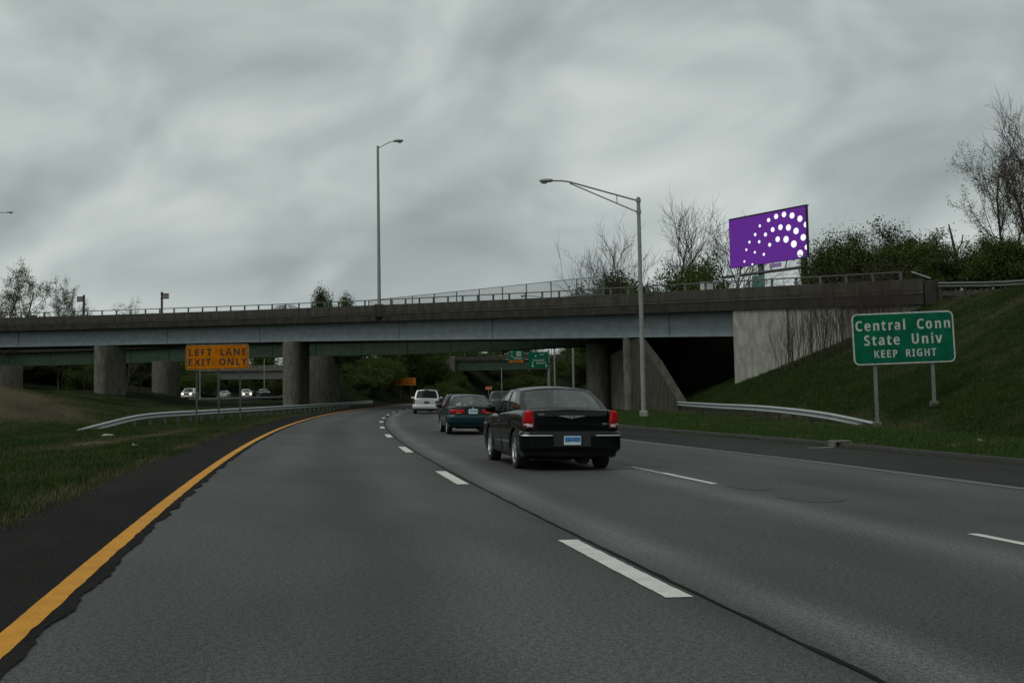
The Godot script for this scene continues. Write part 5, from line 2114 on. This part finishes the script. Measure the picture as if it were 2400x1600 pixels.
func make_trees() -> void:
	# --- right side above the bridge; ratio = x / distance
	var T := func(ratio: float, d: float, top: float) -> Array:
		var p := spot(ratio, d)
		return [p, top - p.y]
	var q: Array
	q = T.call(0.084, 116.0, 18.2)
	plant("bare_tree", "bare many-stemmed tree left of the tall lamp pole, above the fence", "bare", 4, q[0], q[1], 0.95, 0.4)
	q = T.call(0.135, 122.0, 21.5)
	plant("bare_tree", "wide bare tree between the lamp pole and the billboard", "bare", 2, q[0], q[1], 1.0, 1.9)
	q = T.call(0.176, 128.0, 20.5)
	plant("bare_tree", "bare tree half hidden behind the left edge of the billboard", "bare", 3, q[0], q[1], 0.9, 0.2)
	q = T.call(0.140, 104.0, 13.0)
	plant("green_bush", "bright green bush behind the overpass rail, left of the billboard", "bush", 1, q[0], q[1], 0.78, 0.0, "", "bush")
	q = T.call(0.158, 108.0, 12.6)
	plant("green_bush", "green bush touching the lower left corner of the billboard", "bush", 2, q[0], q[1], 0.6, 1.0, "", "bush")
	for a in [[0.118, 105.0, 10.9, 3, "low brown scrub right of the tall lamp pole, above the rail"], [0.168, 106.0, 11.4, 4, "brown scrub just below the left end of the billboard"], [0.10, 108.0, 10.6, 5, "brown scrub behind the lamp pole at the end of the fence"], [0.196, 105.0, 10.9, 6, "twiggy scrub in front of the billboard column"], [0.226, 103.0, 10.9, 3, "twiggy scrub below the right end of the billboard"]]:
		q = T.call(a[0], a[1], a[2])
		plant("brown_scrub", a[4], "scrub", a[3], q[0], q[1], 1.2, a[1], "", "shrub")
	for a in [[0.264, 97.0, 13.2, 4, "tall twiggy shrub right against the right edge of the billboard"], [0.281, 96.0, 13.4, 5, "dense twiggy shrub right of the billboard, second along"], [0.300, 94.0, 14.2, 6, "highest of the shrubs right of the billboard, spiky top"], [0.325, 92.0, 12.9, 3, "shrub at the right end of the thicket by the billboard"]]:
		q = T.call(a[0], a[1], a[2])
		plant("thicket_shrub", a[4], "scrub", a[3], q[0], q[1], 1.0, a[0] * 40, "", "shrub")
	for a in [[0.272, 93.0, 12.6, 1, "round green bush in the thicket right of the billboard"], [0.300, 92.0, 13.8, 2, "larger green bush in the thicket right of the billboard"], [0.326, 90.0, 12.8, 3, "green bush above the end of the bridge rail"], [0.362, 87.0, 11.6, 1, "green bush above the bank, left of the tall tree"], [0.390, 85.0, 12.0, 2, "green bush below the tall tree at the right"], [0.415, 85.0, 12.4, 3, "green bush at the right edge of the picture"], [0.440, 84.0, 11.0, 1, "green bush beyond the right edge above the bank"]]:
		q = T.call(a[0], a[1], a[2])
		plant("hedge_bush", a[4], "bush", a[3], q[0], q[1], 1.1, a[0] * 60, "", "bush")
	for a in [[0.335, 90.0, 11.6, 5, "brown scrub above the end of the bridge rail"], [0.360, 89.0, 11.9, 4, "brown scrub between the thicket and the tall tree"], [0.410, 88.0, 12.0, 6, "brown scrub under the tall trees at the right edge"]]:
		q = T.call(a[0], a[1], a[2])
		plant("brown_scrub", a[4], "scrub", a[3], q[0], q[1], 0.95, a[1], "", "shrub")
	q = T.call(0.404, 96.0, 23.2)
	plant("tall_tree", "tall slender tree with sparse new leaves and two trunks, right", "twin", 1, q[0], q[1], 0.80, 0.3)
	q = T.call(0.426, 92.0, 25.5)
	plant("tall_tree", "tall dark bare tree cut by the right edge of the picture", "bare", 5, q[0], q[1], 0.75, 2.2)
	# broken snag
	var sp := spot(0.368, 92.0)
	var t := thing("dead_snag", "broken dead trunk with one stub above the right thicket", "tree", sp)
	var b := MB.new()
	b.tube(PackedVector3Array([Vector3.ZERO, Vector3(0.1, 3.4, 0), Vector3(-0.25, 5.6, 0), Vector3(-0.45, 6.6, 0)]), PackedFloat32Array([0.16, 0.12, 0.09, 0.05]), 7)
	build("trunk", b, M.bark, t)
	b = MB.new()
	b.tube(PackedVector3Array([Vector3(0.0, 4.4, 0), Vector3(0.45, 5.1, 0), Vector3(0.6, 5.8, 0)]), PackedFloat32Array([0.07, 0.06, 0.04]), 6)
	build("stub", b, M.bark, t)
	# --- bare whips growing up the abutment
	for a in [[0.233, 73.0, 6.9, 3, "bare stems rising to the parapet over the second abutment panel"], [0.253, 71.5, 7.6, 1, "tall bare twigs crossing the parapet between the abutment clumps"], [0.273, 70.0, 7.9, 2, "dense bare twigs against the bridge parapet, left of the green sign"], [0.294, 68.5, 8.1, 3, "dense bare twigs against the parapet above the green sign"], [0.313, 67.0, 7.9, 1, "bare twigs near the end post of the bridge"],
		[0.222, 73.5, 5.2, 1, "bare stems growing up the pale abutment wall, leftmost clump"], [0.243, 72.0, 6.4, 2, "bare stems against the dark part of the abutment"], [0.262, 70.5, 7.2, 3, "bare twiggy clump below the bridge end, left of the green sign"], [0.284, 69.0, 7.6, 1, "bare twiggy clump above the left corner of the green sign"], [0.302, 67.5, 8.0, 2, "bare twiggy clump above the middle of the green sign"], [0.322, 66.0, 7.8, 3, "bare twiggy clump above the right corner of the green sign"]]:
		var p := spot(a[0], a[1])
		plant("bare_shrub", a[4], "whips", a[3], p, a[2] - p.y + 1.0, 0.8, a[1], "", "shrub")
	# --- left side beyond the overpass
	for a in [[-0.410, 172.0, 21.5, 1, 0.9, "dense budding tree at the left edge beyond the overpass"], [-0.428, 168.0, 20.0, 2, 1.0, "budding tree cut by the left edge of the picture"], [-0.372, 182.0, 20.2, 3, 0.85, "airy budding tree, second from the left edge"], [-0.352, 184.0, 18.6, 2, 0.7, "airy budding tree behind the left small sign"], [-0.318, 186.0, 17.0, 1, 0.75, "small budding tree right of the left small sign"], [-0.158, 196.0, 18.8, 3, 0.55, "pointed tree peeping over the overpass, left of the lamp"]]:
		q = T.call(a[0], a[1], a[2])
		plant("budding_tree", a[5], "sparse", a[3], q[0], q[1], a[4], a[1])
	q = T.call(-0.1345, 190.0, 17.0)
	plant("green_tree", "bushy green tree top peeping over the overpass beside the lamp", "leafy", 2, q[0], q[1], 0.52, 0.5)
	q = T.call(-0.156, 192.0, 17.8)
	plant("green_tree", "low green tree top peeping over the overpass rail", "leafy", 1, q[0], q[1], 0.40, 0.9)
	# --- woods seen below the bridges
	var rng := RandomNumberGenerator.new()
	rng.seed = 99
	# [how many, ratio from, to, nearest, farthest, height from, to, label, group]
	var woods := [
		[9, -0.155, -0.060, 197, 250, 6.5, 9, "dark green tree on the wooded slope left of the far overpass", "trees on the wooded slope"],
		[9, -0.06, 0.13, 285, 340, 9, 15, "dark tree beyond the far green overpass", "trees beyond the far overpass"],
		[7, 0.052, 0.10, 160, 240, 9, 13, "dark green tree between the overhead signs and the right pier", "trees by the right pier"],
		[6, -0.06, 0.05, 288, 320, 9.5, 11, "dark tree closing the view under the far green overpass", "trees under the far overpass"],
		[10, -0.38, -0.16, 285, 330, 10, 12.5, "dark tree behind the far oncoming lanes", "trees behind the oncoming lanes"],
		[7, -0.43, -0.30, 200, 245, 8, 11, "dark tree below the left end of the bridges", "trees below the left end of the bridges"]]
	var n := 0
	for w in woods:
		for i in int(w[0]):
			var ra := lerpf(w[1], w[2], (i + rng.randf()) / w[0])
			plant("wood_tree", w[7], "leafy", n % 3 + 1, spot(ra, rng.randf_range(w[3], w[4])), rng.randf_range(w[5], w[6]), rng.randf_range(0.9, 1.3), n * 1.3, w[8])
			n += 1
	var belts := [
		[12, -0.150, -0.099, 165, 192, 2.2, 4.5, "dark low bush on the slope left of the small orange sign", "low bushes left of the small orange sign"],
		[10, -0.078, -0.045, 188, 250, 2.5, 5, "dark low bush on the slope right of the small orange sign", "low bushes right of the small orange sign"],
		[9, -0.150, -0.085, 192, 230, 4, 7, "dark bush on the wooded slope behind the silver minivan", "bushes on the wooded slope"],
		[9, -0.075, 0.045, 268, 284, 4, 6.5, "dark bush under the far green overpass", "bushes under the far overpass"],
		[9, 0.050, 0.095, 150, 200, 4, 7, "dark bush left of the right concrete pier", "bushes by the right pier"],
		[9, -0.41, -0.335, 185, 215, 4, 7, "dark bush below the left end of the bridges", "bushes below the left end of the bridges"],
		[9, -0.335, -0.255, 236, 258, 4, 7, "dark bush between the two left piers", "bushes between the left piers"],
		[9, -0.30, -0.16, 290, 310, 4, 7, "dark bush behind the far oncoming lanes", "bushes behind the oncoming lanes"]]
	for w in belts:
		for i in int(w[0]):
			var ra := lerpf(w[1], w[2], (i + rng.randf()) / w[0])
			plant("wood_bush", w[7], "bush", n % 3 + 1, spot(ra, rng.randf_range(w[3], w[4])), rng.randf_range(w[5], w[6]), 1.5, n * 2.1, w[8], "bush")
			n += 1

# ---------------------------------------------------------------- grass
func make_verge() -> void:
	var rng := RandomNumberGenerator.new()
	rng.seed = 404
	var b := MB.new()
	for i in 7:
		var a := rng.randf() * TAU
		var o := Vector3(rng.randf_range(-0.07, 0.07), -0.01, rng.randf_range(-0.07, 0.07))
		var h := rng.randf_range(0.045, 0.10)
		var lean := Vector3(cos(a), 0, sin(a)) * rng.randf_range(0.01, 0.05)
		var w := Vector3(-sin(a), 0, cos(a)) * 0.006
		b.tri(o - w, o + w, o + lean + Vector3(0, h, 0))
	var tuft := b.mesh()
	for side in 2:
		var xf := []
		var cl := []
		var want := 110000 if side == 0 else 170000
		for i in want:
			var d: float
			var x: float
			if side == 0:
				d = 9.0 + 70.0 * pow(rng.randf(), 1.5)
				x = road_p(d, -5.72).x - 26.0 * pow(rng.randf(), 1.4)
				if x < -0.46 * d - 1.0:
					continue
			else:
				d = 20.0 + 66.0 * pow(rng.randf(), 1.15)
				x = road_p(d, edge_r(d) + 0.12).x + 25.0 * pow(rng.randf(), 1.1)
				if x > 0.45 * d + 1.0:
					continue
			var z := -d
			var k := dryness(x, z)
			if rng.randf() < k * 0.95:
				continue
			var s := rng.randf_range(0.7, 1.5) * (1.0 + d * 0.006)
			xf.append(Transform3D(Basis(Vector3.UP, rng.randf() * TAU).scaled(Vector3(s, s * rng.randf_range(0.7, 1.2), s)), Vector3(x, land(x, z), z)))
			var m := rng.randf_range(0.65, 1.35) * (1.35 if side == 1 and x < toe_x(d) - 0.4 else 1.0)
			var c := Color(0.031, 0.056, 0.016).lerp(Color(0.135, 0.108, 0.068), clampf(k * 0.75 + (0.25 if rng.randf() < 0.10 else 0.0), 0, 1))
			cl.append(Color(c.r * m, c.g * m, c.b * m))
		var mm := MultiMesh.new()
		mm.transform_format = MultiMesh.TRANSFORM_3D
		mm.use_colors = true
		mm.mesh = tuft
		mm.instance_count = xf.size()
		for i in xf.size():
			mm.set_instance_transform(i, xf[i])
			mm.set_instance_color(i, cl[i])
		var o := MultiMeshInstance3D.new()
		o.name = numbered("grass")
		o.multimesh = mm
		o.material_override = M.leaf_vc
		add_child(o)
		o.set_meta("kind", "stuff")
		tag(o, ["short patchy grass on the left verge and mound", "short green grass on the right verge and bank"][side], "grass")
	# bits of litter
	for a in [[-15.6, 47.0, 0.30, "crumpled pale litter lying before the left guardrail"], [-10.4, 33.5, 0.10, "small pale scrap on the grass by the left shoulder"], [12.2, 32.0, 0.10, "small white scrap on the right verge near the drain"]]:
		var t := thing("litter", a[3], "litter", Vector3(a[0], land(a[0], -a[1]), -a[1]), 0.4)
		b = MB.new()
		var s: float = a[2]
		b.quad(Vector3(-s, 0.03, 0), Vector3(0, 0.02, s * 0.4), Vector3(0, 0.16 * s + 0.05, 0), Vector3(-s * 0.6, 0.10, -s * 0.3))
		b.quad(Vector3(0, 0.02, s * 0.4), Vector3(s, 0.03, 0), Vector3(s * 0.5, 0.08, -s * 0.3), Vector3(0, 0.16 * s + 0.05, 0))
		build("scrap", b, M.litter, t)
